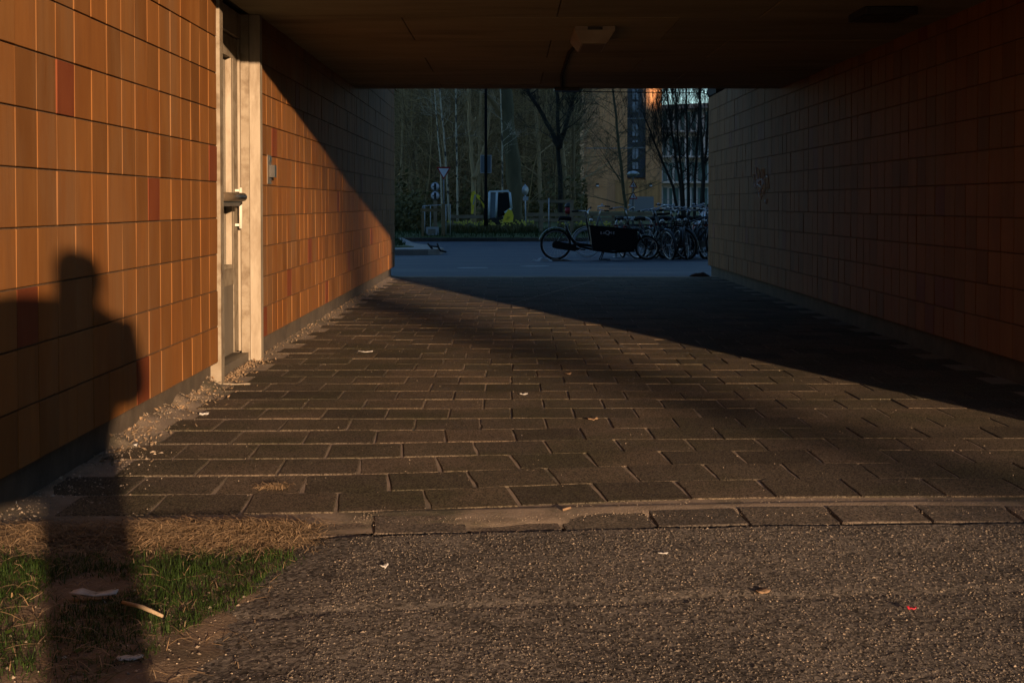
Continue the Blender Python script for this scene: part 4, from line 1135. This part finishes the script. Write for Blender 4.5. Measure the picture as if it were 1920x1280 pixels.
# ---- cargo bike
Yc = 27.4; c0 = Vector((at(1042, 480, Yc).x, Yc, gz(Yc) - .012))
cb = thing('cargo_bicycle', 'black cargo bicycle with big front box in profile', 'cargo bicycle', c0, rot=(R(-2), 0, R(2)))
r = .325
def C(px, py): q = at(px, py, Yc) - c0; return Vector((q.x, 0, q.z))
wheel(cb, (0,0,r), r, 'rubber', 'alu'); guard(r+.03, 20, 175, cb, (0,0,r), M['black'])
fw = C(1214, 462).x; rf = .255
wheel(cb, (fw,0,rf), rf, 'rubber', 'alu', rz=R(-6)); guard(rf+.025, 20, 170, cb, (fw,0,rf), M['black'])
f = MB(); bbp = C(1080, 460)
f.tube([C(1061,424), C(1064,432), C(1072,448), C(1082,457), C(1109,461)], .030, n=8)
f.tube([C(1061,424), C(1066,440), bbp], .022, n=8); f.tube([bbp, C(1112,468)], .024, n=8)
for s_ in (-.06,.06):
    f.tube([bbp + Vector((0,s_*.7,0)), Vector((0,s_,r))], .013, n=6); f.tube([C(1062,430) + Vector((0,s_*.4,0)), Vector((0,s_,r))], .011, n=6)
f.tube([C(1112,468), C(1150,473), C(1190,470)], .026, n=8); f.tube([C(1188,470), C(1198,440)], .024, n=8)
f.build('frame', M['black'], cb)
fk_ = MB()
for s_ in (-.06,.06): fk_.tube([C(1198,440) + Vector((0,s_*.5,0)), C(1200,444) + Vector((0,s_,0)), Vector((fw,s_,rf))], .013, n=6)
fk_.build('fork', M['black'], cb)
hd = MB(); hd.tube([C(1107,452), C(1100,412), C(1098,400)], .018, n=8); stem = hd.build('steering_column', M['black'], cb)
h = MB(); tp = C(1099,400)
h.tube([tp + Vector(p) for p in ((-.30,-.30,.03),(-.16,-.30,.04),(-.02,-.20,.04),(.04,-.04,-.02),(.04,.04,-.02),(.06,.2,.05),(.12,.30,.12))], .012, n=7)
hb_ = h.build('handlebar', M['chrome'], cb)
MB().tube([tp + Vector((-.32,-.30,.03)), tp + Vector((-.18,-.30,.04))], .018, n=7).build('grip', M['rubber'], hb_)
MB().tube([tp + Vector((.08,.26,.08)), tp + Vector((.14,.32,.14))], .018, n=7).build('grip', M['rubber'], hb_)
MB().tube([C(1061,424), C(1060,414)], .014, n=6).build('seat_post', M['alu'], cb)
sa = C(1058, 411); sm = MB(); vv = []
for x_, w_, z_ in [(-.12,.10,.0),(-.08,.11,.03),(.0,.09,.03),(.08,.035,.02),(.15,.022,.012)]: vv += [sa + Vector((x_,-w_,z_-.02)), sa + Vector((x_,-w_*.6,z_+.035)), sa + Vector((x_,w_*.6,z_+.035)), sa + Vector((x_,w_,z_-.02)), sa + Vector((x_,0,z_-.05))]
ff = []
for i in range(4):
    for k in range(5): ff.append((i*5+k, i*5+(k+1)%5, (i+1)*5+(k+1)%5, (i+1)*5+k))
sm.add(vv, ff + [(4,3,2,1,0),(20,21,22,23,24)], True); sm.build('saddle', M['rubber'], cb)
# box: open tapered shell with thickness
bxp = [C(1103,424), C(1193,431), C(1188,470), C(1110,470)]
bo = MB(); hwT, hwB = .31, .22
out = [Vector((bxp[0].x,-hwT,bxp[0].z)), Vector((bxp[1].x,-hwT,bxp[1].z)), Vector((bxp[1].x,hwT,bxp[1].z)), Vector((bxp[0].x,hwT,bxp[0].z)),
       Vector((bxp[3].x,-hwB,bxp[3].z)), Vector((bxp[2].x,-hwB,bxp[2].z)), Vector((bxp[2].x,hwB,bxp[2].z)), Vector((bxp[3].x,hwB,bxp[3].z))]
cen = sum(out, Vector()) / 8
inn = [Vector((cen.x + (p.x-cen.x)*.95, p.y*.93, p.z + (.02 if i >= 4 else 0))) for i, p in enumerate(out)]
bo.add(out + inn, [(0,1,5,4),(1,2,6,5),(2,3,7,6),(3,0,4,7),(4,5,6,7),(8,12,13,9),(9,13,14,10),(10,14,15,11),(11,15,12,8),(15,14,13,12),(0,8,9,1),(1,9,10,2),(2,10,11,3),(3,11,8,0)])
bx = bo.build('cargo_box', M['black'], cb)
MB().tube([out[0], out[1], out[2], out[3]], .014, n=6, closed=True).build('rim', M['rubber'], bx)
def face_pt(px, py):
    q = C(px, py); tt = (q.z - bxp[3].z) / (bxp[0].z - bxp[3].z); return Vector((q.x, -(hwB + (hwT-hwB)*tt) - .006, q.z))
tilt = math.atan2(hwT-hwB, bxp[0].z-bxp[3].z)
for ch, px, sz in (('B',1125,.075),('A',1130.4,.075),('Q',1136.6,.12),('M',1142.8,.075),('E',1148.4,.075)):
    text(ch, sz, M['signwhite'], bx, face_pt(px, 437.5 if ch != 'Q' else 437), (R(90)+tilt, 0, R(-1)))
mt = MB(); mt.tube([bbp + Vector((.02,-.09,-.02)), bbp + Vector((.02,.09,-.02))], .085, n=12); mt.build('motor', M['rubber'], cb)
hubm = MB().tube([(0,-.07,r),(0,.07,r)], .075, n=14).build('hub_motor', M['rubber'], cb)
MB().prism([(-.08,r-.06),(-.02,r+.08),(.40,r+.0),(.46,r-.08),(.40,r-.14),(.02,r-.09)], 'y', -.09, -.065).build('chain_case', M['rubber'], cb)
cc = MB(); cc.tube([bbp + Vector((0,-.10,-.02)), bbp + Vector((.13,-.12,-.09))], .011, n=5); cc.tube([bbp + Vector((0,.10,-.02)), bbp + Vector((-.13,.12,.05))], .011, n=5)
cr_ = cc.build('crankset', M['alu'], cb)
q = bbp + Vector((.13,-.12,-.09)); MB().box(q.x-.05,q.x+.05,q.y-.1,q.y,q.z-.013,q.z+.013).build('pedal', M['rubber'], cr_)
ks = MB()
for s_ in (-.2,.2): ks.tube([(C(1132,470).x,s_*.6,C(1132,470).z),(C(1126,485).x,s_,.015),(C(1142,485).x,s_,.015)], .014, n=6)
ks.build('stand', M['rubber'], cb)

# rag heap beside the rear wheel
def heap(name, label, cat, m, pos, sx_, sy_, sz_, seed, amp=.35):
    mb = MB(); r2 = random.Random(seed); nu, nv = 18, 9
    vv = []
    for j in range(nv):
        for i in range(nu):
            a = 2*math.pi*i/nu; f = 1 - j/(nv-1)
            k = 1 + amp * noise.noise(Vector((math.cos(a)*1.7, math.sin(a)*1.7, seed)))
            zz = (1 - f**2) * sz_ * (1 + .8*noise.noise(Vector((math.cos(a)*f*3, math.sin(a)*f*3, seed+3))))
            vv.append((f*sx_*k*math.cos(a), f*sy_*k*math.sin(a), zz - (.004 if j == 0 else 0)))
    mb.add(vv, [(j*nu+i, j*nu+(i+1)%nu, (j+1)*nu+(i+1)%nu, (j+1)*nu+i) for j in range(nv-1) for i in range(nu)], True)
    return tag(mb.build(name, m, loc=pos), label, cat)
heap('brown_rag', 'brown rag lying under the cargo bike rear wheel', 'rag', M['clothbrown'], yard(1046, 26.6), .26, .14, .05, 4)
heap('pale_rag', 'crumpled pale cloth on the yard left of the cargo bike wheel', 'rag', M['cloth'], yard(1018, 26.5), .16, .10, .07, 9, .6)
heap('pale_rag', 'tiny white scrap farthest left beside the crumpled cloth', 'rag', M['cloth'], yard(1002, 26.6), .06, .05, .035, 12, .5)
# bent hoop at the pavement corner
bh = MB(); Yh = 32.6
bh.tube([at(802,456,Yh), at(806,461,Yh), at(812,468,Yh), at(819,475,Yh)], .028, n=7)
bh.tube([at(820,456,Yh), at(822,463,Yh), at(826,470,Yh), at(837,472,Yh)], .028, n=7)
bh.tube([at(806,461,Yh), at(822,463,Yh)], .022, n=6)
tag(bh.build('bent_hoop', M['black']), 'bent black metal hoop on the pavement corner', 'hoop')

# parked car seen in a sliver behind the bicycles
cp = Vector((at(1304, 400, 40).x + 4.1, 40, gz(40) - .012))
car = thing('parked_car', 'pale blue car, its rear showing past the bicycles at the passage corner', 'car', cp, math.pi)
prof = [(0,.35),(.02,.62),(.25,.80),(.95,.93),(1.55,1.38),(2.9,1.43),(3.5,1.40),(3.95,.98),(4.06,.86),(4.1,.40),(3.9,.25),(.2,.25)]
body = MB(); n_ = len(prof)
lay = [(-.86,.0),(-.82,.03),(.82,.03),(.86,.0)]
vv = []
for (yy, ins) in ((-.86,0),(-.70,.0),(.70,0),(.86,0)):
    k = 1 if abs(yy) < .8 else .0
    for (x_, z_) in prof:
        zz = z_; y2 = yy
        if z_ > .95: y2 = yy * (.86 if abs(yy) > .8 else .8)
        vv.append((x_, y2, zz + (.03 if abs(yy) < .8 and z_ > .6 else 0)))
ff = [tuple(range(n_)), tuple(reversed(range(3*n_, 4*n_)))]
for l in range(3):
    for i in range(n_): ff.append((l*n_+i, l*n_+(i+1)%n_, (l+1)*n_+(i+1)%n_, (l+1)*n_+i))
body.add(vv, ff, True); body.build('body', M['carblue'], car)
ws_ = MB(); ws_.add([(1.02,-.62,.985),(1.02,.62,.985),(1.56,.56,1.43),(1.56,-.56,1.43)], [(0,1,2,3)]); ws_.build('windscreen', M['cabglass'], car, fix=False)
for s_ in (-1, 1):
    sw = MB(); sw.add([(1.2,s_*.80,1.0),(3.5,s_*.80,1.0),(3.3,s_*.762,1.34),(1.62,s_*.762,1.36)], [(0,1,2,3)]); sw.build('side_window', M['cabglass'], car, fix=False)
    MB().lathe([(.10,0),(.11,.05)], n=14, M=Matrix.Translation((.06,s_*.58,.66)) @ Matrix.Rotation(R(-90), 4, 'Y')).build('headlight', M['chrome'], car)
    MB().box(4.03,4.085,min(s_*.55,s_*.72),max(s_*.55,s_*.72),.6,.80).build('tail_light', M['signred'], car)
    MB().box(1.2,1.38,min(s_*.87,s_*1.0),max(s_*.87,s_*1.0),.95,1.08).build('wing_mirror', M['carblue'], car)
    for x_ in (.75, 3.35):
        wh = MB().lathe([(.20,-.10),(.31,-.09),(.31,.09),(.20,.10)], n=22, M=Matrix.Translation((x_,s_*.78,.31)) @ Matrix.Rotation(R(90), 4, 'X')).build('wheel', M['rubber'], car)
        MB().lathe([(.19,-.105),(.19,.105)], n=16, M=Matrix.Translation((x_,s_*.78,.31)) @ Matrix.Rotation(R(90), 4, 'X')).build('hub_cap', M['alu'], wh)


# =================================================================== NEAR GROUND: GRASS, STRAW, GRIT
rg = random.Random(321)
ga_ = MB(); n_ = 0
def soil_top(x, y): return soil_z(x, y)
while n_ < 15000:
    Y = rg.uniform(2.55, 3.86); x = rg.uniform(-1.62, -.55)
    edge = -.58 - .30 * max(0, 3.72 - Y) + .05 * noise.noise(Vector((Y*9, 0, 3)))
    dn = noise.noise(Vector((x*3.2, Y*3.2, 8))) + .25 + .5 * noise.noise(Vector((x*9, Y*9, 4)))
    if x > edge or dn < rg.uniform(-.22, .4): continue
    if Y > 3.7 and rg.random() < (Y - 3.7) / .16: continue
    if Y < 2.95 and rg.random() < .55: continue
    blade(ga_, Vector((x, Y, soil_top(x, Y) - .004)), rg.uniform(.007, .030) * (1 + .7*noise.noise(Vector((x*6, Y*6, 1)))), rg.uniform(.0008, .0017), rg.gauss(0, .04), rg.uniform(0, 6.28)); n_ += 1
for _ in range(260):
    Y = rg.uniform(2.8, 3.8); x = rg.uniform(-1.6, -.65)
    if noise.noise(Vector((x*5, Y*5, 11))) < .05 or x > -.62 - .3 * max(0, 3.72 - Y): continue
    p = Vector((x, Y, soil_top(x, Y) + rg.uniform(.002, .016))); an = rg.uniform(0, 6.28); L = rg.uniform(.010, .026)
    d = Vector((math.cos(an), math.sin(an), .25)); q = Vector((-d.y, d.x, 0)) * L * .35
    ga_.add([p, p + d*L*.45 + q, p + d*L, p + d*L*.45 - q], [(0,1,2,3)])
tag(ga_.build('grass_patch', M['grass'], kind='stuff', fix=False), 'short green grass growing from soil in the shadow corner', 'grass')
st_ = MB()
def strand(mb, p, L, an, lift, w):
    d = Vector((math.cos(an), math.sin(an), 0)); q = Vector((-d.y, d.x, 0)); c = rg.gauss(0, .35)
    pts = [p + d*L*f + q*c*L*f*f + Vector((0,0,lift*math.sin(f*2.7))) for f in (0, .35, .7, 1)]
    n_ = len(pts); mb.add([a - q*w + Vector((0,0,w*.5)) for a in pts] + [a + q*w for a in pts], [(i, i+1, n_+i+1, n_+i) for i in range(n_-1)])
for _ in range(11000):
    x = rg.uniform(-1.66, -.52)
    c0_ = 3.96 + .02 * math.sin(x*5)
    Y = rg.gauss(c0_, .095)
    if x < -1.12 and rg.random() < .55: continue
    if Y > kerb_y(x) + .16 or Y < 3.6: continue
    if x > -.75 and rg.random() < (x + .75) / .23: continue
    mound = .030 * math.exp(-((Y - c0_) / .09) ** 2)
    zb_ = max(soil_top(x, Y), -.02 if Y < kerb_y(x) else -.002)
    strand(st_, Vector((x, Y, zb_ + mound * rg.random())), rg.uniform(.03, .10), rg.gauss(0, .9) + (math.pi if rg.random() < .5 else 0), rg.uniform(.0, .02), rg.uniform(.0005, .0011))
for _ in range(260):                                    # tuft in a joint
    an = rg.uniform(0, 6.28)
    p0 = at(515, 917, 4.62); strand(st_, Vector((p0.x + rg.gauss(0, .018), 4.62 + rg.gauss(0, .008), 0)), rg.uniform(.02, .055), an, rg.uniform(.005, .018), .001)
for _ in range(500):
    Y = rg.uniform(2.7, 3.7); x = rg.uniform(-1.6, -.6)
    strand(st_, Vector((x, Y, soil_top(x, Y) + .003)), rg.uniform(.03, .1), rg.uniform(0, 6.28), rg.uniform(.0, .02), .001)
tag(st_.build('dry_straw', M['straw'], kind='stuff', fix=False), 'pale dry grass stems matted along the kerb', 'dry grass')

def pebble(mb, p, s_):
    a = [Vector((rg.gauss(0,1), rg.gauss(0,1), rg.gauss(0,.7))).normalized() for _ in range(1)]
    k = [rg.uniform(.6, 1.2) * s_ for _ in range(6)]
    th = rg.uniform(0, 3.14); c_, n2 = math.cos(th), math.sin(th)
    v = [(c_*k[0], n2*k[0], 0), (-c_*k[1], -n2*k[1], 0), (-n2*k[2]*.7, c_*k[2]*.7, 0), (n2*k[3]*.7, -c_*k[3]*.7, 0), (0,0,k[4]*.6), (0,0,-k[5]*.5)]
    mb.add([p + Vector(q) for q in v], [(0,2,4),(2,1,4),(1,3,4),(3,0,4),(2,0,5),(1,2,5),(3,1,5),(0,3,5)])
gt = MB()
for _ in range(5200):                                     # loose stones on the road
    Y = rg.uniform(2.65, 4.1); x = rg.uniform(-.62, 1.75); pebble(gt, Vector((x, Y, asphalt_z(x, Y) + .001)), min(.0055, rg.lognormvariate(-6.5, .42)))
for _ in range(1900):                                     # on sand strip and kerb
    x = rg.uniform(-.5, 2.0); Y = kerb_y(x) + rg.gauss(.19, .05); pebble(gt, Vector((x, Y, .001)), rg.uniform(.001, .0035))
for _ in range(1300):                                     # on the pavers
    Y = rg.uniform(4.5, 12); x = rg.uniform(-1.5, 2.0); pebble(gt, Vector((x, Y, .001)), rg.uniform(.0012, .0035))
for _ in range(1500):                                     # washed against the left wall
    Y = rg.choice((rg.uniform(4.4, 7.3), rg.uniform(5.2, 7.25), rg.uniform(8.4, 18))); x = -1.64 + abs(rg.gauss(0, .07 if Y < 7.4 else .045))
    pebble(gt, Vector((x, Y, max(.001, sand_z(x, Y) + .003))), min(.010, rg.lognormvariate(-6.0, .5)))
for _ in range(700):
    Y = rg.uniform(4.15, 5.3); x = -1.64 + abs(rg.gauss(0, .16)); pebble(gt, Vector((x, Y, max(-.002, sand_z(x, Y)) + .002)), min(.012, rg.lognormvariate(-5.8, .55)))
for _ in range(400):
    Y = rg.uniform(2.7, 3.6); x = rg.uniform(-1.2, -.55); pebble(gt, Vector((x, Y, soil_top(x, Y) + .002)), min(.009, rg.lognormvariate(-5.8, .5)))
ag = MB()
for _ in range(30000):                                    # stones of the worn road surface
    Y = rg.uniform(2.68, 4.08) if rg.random() < .5 else 2.68 + 1.4 * rg.random() ** 1.5
    x = rg.uniform(-.55, 1.72)
    if Y > kerb_y(x) - .03: continue
    if x < -.48 + .05 * noise.noise(Vector((Y*6, 2, 2))): continue
    pebble(ag, Vector((x, Y, asphalt_z(x, Y) - .0004)), min(.0062, max(.0016, rg.lognormvariate(-5.75, .33))))
ag.build('road_stones', M['stones'], asphalt, kind='stuff', fix=False)
tag(gt.build('loose_grit', M['grit'], kind='stuff', fix=False), 'loose pale grit and small stones on road and paving', 'grit')
ll = MB()
def leaf(mb, p, L, an, curl):
    d = Vector((math.cos(an), math.sin(an), 0)); q = Vector((-d.y, d.x, 0)); w = L * rg.uniform(.28, .42)
    mb.add([p, p + d*L*.4 + q*w + Vector((0,0,curl)), p + d*L + Vector((0,0,curl*1.4)), p + d*L*.45 - q*w + Vector((0,0,curl*.7)), p + d*L*.45 + Vector((0,0,-.0005))], [(0,4,1),(1,4,2),(2,4,3),(3,4,0)])
for _ in range(800):
    Y = rg.choice((rg.uniform(5.0, 7.3), rg.uniform(8.4, 16), rg.uniform(7.3, 8.45))); x = -1.635 + abs(rg.gauss(0, .085 if Y < 7.4 else .05))
    leaf(ll, Vector((x, Y, max(.002, sand_z(x, Y) + .004))), rg.uniform(.008, .030 if Y < 8 else .018), rg.uniform(0, 6.28), rg.uniform(.001, .010))
tag(ll.build('leaf_litter', M['leaflitter'], kind='stuff', fix=False), 'brown leaf scraps gathered along the left wall base', 'leaf litter')

# single pieces of litter
def scrap(name, label, cat, m, px, py, Y, L, W, th, an, zc, curl=.0, seed=1):
    """thin crumpled sheet with thickness"""
    p = at(px, py, Y); r2 = random.Random(seed); mb = MB(); nu, nv = 7, 4
    top = []; 
    for j in range(nv):
        for i in range(nu):
            u, v = i/(nu-1) - .5, j/(nv-1) - .5
            k = (1 - 1.1*abs(u)**2.2) 
            z_ = th + curl * (4*u*u) + r2.gauss(0, curl*.25 + th*.2)
            top.append(Vector((u*L*(1+r2.gauss(0,.04)), v*W*k*(1+r2.gauss(0,.06)), z_)))
    bot = [q - Vector((0,0,th)) for q in top]
    n_ = len(top); fs = []
    for j in range(nv-1):
        for i in range(nu-1):
            a = j*nu+i; fs += [(a, a+1, a+nu+1, a+nu), (n_+a+nu, n_+a+nu+1, n_+a+1, n_+a)]
    rim = [i for i in range(nu)] + [j*nu+nu-1 for j in range(1,nv)] + [(nv-1)*nu+i for i in range(nu-2,-1,-1)] + [j*nu for j in range(nv-2,0,-1)]
    for a, b in zip(rim, rim[1:] + rim[:1]): fs.append((a, n_+a, n_+b, b))
    mb.add(top + bot, fs, True)
    return tag(mb.build(name, m, loc=(p.x, Y, zc), rot=(0,0,an)), label, cat)
def groundY(py, z): return (1 - z) * F / (py - 382)
def lit(name, label, cat, m, px, py, L, W, th=.002, an=0.0, zc=.001, curl=.004, seed=1):
    return scrap(name, label, cat, m, px, py, groundY(py, zc), L, W, th, an, zc, curl, seed)
lit('plastic_wrapper', 'dull white plastic wrapper lying in the shadowed grass', 'wrapper', M['paper'], 178, 1120, .115, .045, .003, .1, .006, .010, 3)
sk = MB(); a_, b_ = at(230, 1143, groundY(1143, .0)), at(305, 1168, groundY(1168, .0))
sk.tube([Vector((a_.x,a_.y,.012)), Vector(((a_.x+b_.x)/2,(a_.y+b_.y)/2,.016)), Vector((b_.x,b_.y,.010))], [.0045,.0055,.004], n=7)
tag(sk.build('stick', M['oldwood']), 'pale stick lying across the grass beside the wrapper', 'stick')
lit('paper_scrap', 'torn white scrap at the bottom edge of the grass', 'paper', M['paper'], 243, 1242, .055, .02, .002, .2, -.008, .006, 5)
lit('plaster_chip', 'pale chip of plaster in the debris before the door', 'chip', M['paper'], 382, 778, .045, .03, .008, .4, .002, .002, 6)
lit('plaster_chip', 'pale chip on the paver at the edge of the shadow', 'chip', M['paper'], 246, 838, .05, .025, .008, .1, .001, .002, 7)
lit('flat_slat', 'short pale slat on paving at the foot of the door post', 'slat', M['cream'], 442, 721, .16, .05, .006, .0, .001, .0, 8)  # pale sheet laid where sunlight brightens the ground
lit('dry_leaf', 'pale dry leaf lying alone in the lit passage floor near the wall', 'leaf', M['paper'], 685, 660, .10, .04, .002, .1, .001, .006, 9)
lit('dry_leaf', 'light leaf in the middle of the passage floor', 'leaf', M['paper'], 981, 740, .045, .035, .002, .5, .001, .006, 10)
lit('dry_leaf', 'tan leaf on the pavers right of the mossy damaged ones', 'leaf', M['tan'], 1111, 787, .05, .04, .002, .2, .001, .006, 11)
lit('dry_leaf', 'small tan leaf farther back on the sunlit pavers', 'leaf', M['tan'], 1065, 702, .04, .03, .002, .9, .001, .006, 12)
lit('dry_leaf', 'flat brown leaf stuck to the road on the right', 'leaf', M['tan'], 1430, 1114, .034, .026, .002, .5, .001, .003, 13)
lit('red_scrap', 'tiny red plastic scrap on the road at lower right', 'scrap', M['red'], 1709, 1147, .022, .009, .003, -.3, .001, .004, 14)
lit('paper_scrap', 'white paper scrap on the road left of centre', 'paper', M['paper'], 720, 1066, .022, .016, .003, .6, .001, .004, 15)
lit('paper_scrap', 'thin white strip on the road right of centre', 'paper', M['paper'], 1243, 1041, .03, .010, .002, .1, .001, .002, 16)
cg = MB(); q = at(1062, 962, groundY(962, .002)); cg.tube([Vector((q.x-.012,q.y,.008)), Vector((q.x+.014,q.y+.016,.012))], .004, n=8)
tag(cg.build('cigarette_butt', M['tan']), 'orange cigarette butt on the sandy kerb', 'cigarette butt')
lit('white_stone', 'pale stone beside the wall at far lower left', 'stone', M['paper'], 22, 951, .03, .022, .012, .3, -.005, .001, 17)
q = Vector((at(1312, 519, 18.2).x, 18.2, .002))
heap('dark_rag', 'small dark rag at the foot of the right wall end', 'rag', M['clothbrown'], q, .14, .07, .045, 21, .5)
pl_ = MB(); A, B = at(955, 571, groundY(571, 0)), at(1113, 527, groundY(527, 0)); d = (B - A).normalized(); n2 = Vector((-d.y, d.x, 0)) * .012
pl_.add([A - n2 + Vector((0,0,.004)), A + n2 + Vector((0,0,.004)), B + n2 + Vector((0,0,.004)), B - n2 + Vector((0,0,.004))], [(0,1,2,3)])
o = pl_.build('floor_line', M['sand'], kind='structure', fix=False); o.location.z = .002

# =================================================================== THE PHOTOGRAPHER (behind the camera, seen as a shadow)
px_, py_ = .192, -.36
pe = thing('person', 'person in dark jacket taking the photo, seen only as a shadow on the wall', 'person', (px_, py_, 0))
def skinmesh(name, pts, edges, m, parent, sub=2, root=0):
    me = bpy.data.meshes.new(name); me.from_pydata([p[0] for p in pts], edges, [])
    me.materials.append(m)
    o = obj(name, me, parent)
    mo = o.modifiers.new('skin', 'SKIN'); mo.use_smooth_shade = True
    for i, p in enumerate(pts):
        sv = me.skin_vertices[0].data[i]; r = p[1]
        sv.radius = r if isinstance(r, tuple) else (r, r)
        sv.use_root = (i == root)
    s2 = o.modifiers.new('sub', 'SUBSURF'); s2.levels = sub; s2.render_levels = sub
    return o
P_ = [((0,0,.86), (.135,.10)), ((0,.0,1.02), (.125,.095)), ((0,-.005,1.20), (.15,.105)), ((0,-.01,1.33), (.13,.085)), ((0,.0,1.40), (.05,.05)), ((0,.015,1.45), (.055,.065)), ((0,.02,1.515), (.072,.09)), ((0,.015,1.575), (.055,.065)),
      ((-.20,-.01,1.335), .06), ((-.36,.06,1.24), .048), ((-.235,.27,1.06), .038), ((-.205,.315,1.035), (.035,.02)),
      ((.19,-.01,1.33), .06), ((.245,.0,1.08), .05), ((-.05,.27,1.02), .038), ((-.13,.315,1.015), (.035,.02)),
      ((-.062,0,.80), .085), ((-.05,.01,.46), .055), ((-.05,-.01,.10), .040), ((-.056,.10,.035), (.038,.028)),
      ((.062,0,.80), .085), ((.05,.02,.46), .055), ((.05,.0,.10), .040), ((.058,.11,.035), (.038,.028))]
E_ = [(0,1),(1,2),(2,3),(3,4),(4,5),(5,6),(6,7),(3,8),(8,9),(9,10),(10,11),(3,12),(12,13),(13,14),(14,15),(0,16),(16,17),(17,18),(18,19),(0,20),(20,21),(21,22),(22,23)]
skinmesh('body', P_, E_, M['skin'], pe)
JK = [(P_[0][0], (.16,.13)), (P_[1][0], (.19,.13)), (P_[2][0], (.20,.135)), (P_[3][0], (.16,.105)), ((0,0,1.375), .095),
      (P_[8][0], .085), (P_[9][0], .07), ((-.25,.245,1.075), .046), (P_[12][0], .08), (P_[13][0], .075), ((-.02,.245,1.03), .046), ((-.01,0,.70), (.155,.12)), ((-.01,0,.52), (.15,.12))]
skinmesh('jacket', JK, [(0,1),(1,2),(2,3),(3,4),(3,5),(5,6),(6,7),(3,8),(8,9),(9,10),(0,11),(11,12)], M['jacket'], pe)
TR = [((0,0,.88), (.145,.11)), (P_[16][0], .095), (P_[17][0], .064), ((-.05,-.01,.09), .05), (P_[20][0], .095), (P_[21][0], .064), ((.05,0,.09), .05)]
skinmesh('trousers', TR, [(0,1),(1,2),(2,3),(0,4),(4,5),(5,6)], M['denim'], pe)
skinmesh('hair', [((0,-.02,1.36), (.085,.06)), ((0,-.02,1.42), (.092,.075)), ((0,-.01,1.48), (.095,.09)), ((0,-.005,1.525), (.100,.105)), ((0,.005,1.575), (.082,.09)), ((0,.005,1.605), (.05,.055))], [(0,1),(1,2),(2,3),(3,4),(4,5)], M['hair'], pe)
for sx_ in (-.054, .056):
    MB().cbox(sx_-.046, sx_+.046, -.09, .19, 0, .075, .02).build('shoe', M['rubber'], pe)
for hx, hy, hz, sg in ((-.205,.325,1.03,1), (-.13,.325,1.01,-1)):     # fingers closing round the camera body
    fg = MB()
    for k in range(4):
        z_ = hz + .028 - k*.018; L = (.066,.074,.070,.056)[k]
        fg.tube([(hx,hy-.012,z_), (hx+sg*.010,hy+L*.5,z_), (hx+sg*.026,hy+L*.8,z_-.004), (hx+sg*.040,hy+L*.82,z_-.006)], [.009,.0085,.008,.006], n=7)
    fg.tube([(hx+sg*.01,hy-.02,hz+.02), (hx+sg*.035,hy-.03,hz+.032), (hx+sg*.055,hy-.022,hz+.03)], [.011,.010,.007], n=7)
    fg.build('fingers', M['skin'], pe)
fc = MB()
fc.lathe([(.006,0),(.013,.006),(.010,.022),(.004,.026)], n=10, c=(0,.107,1.492)); fc.build('nose', M['skin'], pe)
for sx_ in (-.03,.03): MB().lathe([(.004,-.008),(.011,-.003),(.011,.003),(.004,.008)], n=10, c=(sx_,.100,1.518)).build('eye', M['white'], pe)
for sx_ in (-.075,.075): MB().lathe([(.006,-.03),(.016,-.012),(.018,.012),(.008,.03)], n=10, c=(sx_,.015,1.505)).build('ear', M['skin'], pe)
MB().box(-.022,.022,.096,.104,1.459,1.466).build('mouth', M['red'], pe)
pe.scale = (1, 1, 1.0)
bgx = thing('shoulder_bag', 'dark shoulder bag hanging at the left side of the person casting the shadow', 'bag', (px_ - .27, py_ + .02, .70))
MB().cbox(-.17, .16, -.07, .07, 0, .56, .03).build('pouch', M['jacket'], bgx)
MB().box(-.115, .115, -.085, -.071, .20, .47).build('flap', M['denim'], bgx)
MB().tube([(-.10, 0, .49), (-.06, 0, .60), (.06, -.01, .66), (.12, -.02, .60), (.11, 0, .49)], .014, n=6).build('strap', M['rubber'], bgx)
hc = thing('hand_camera', 'black camera held at the chest of the person casting the shadow', 'camera', (0, -.06, .985))
MB().cbox(-.062,.062,-.035,0,-.045,.04,.008).build('camera_body', M['rubber'], hc)
MB().lathe([(.033,0),(.033,.035),(.030,.04)], n=18, M=Matrix.Translation((0,.0005,0)) @ Matrix.Rotation(R(-90), 4, 'X')).build('lens_barrel', M['rubber'], hc)
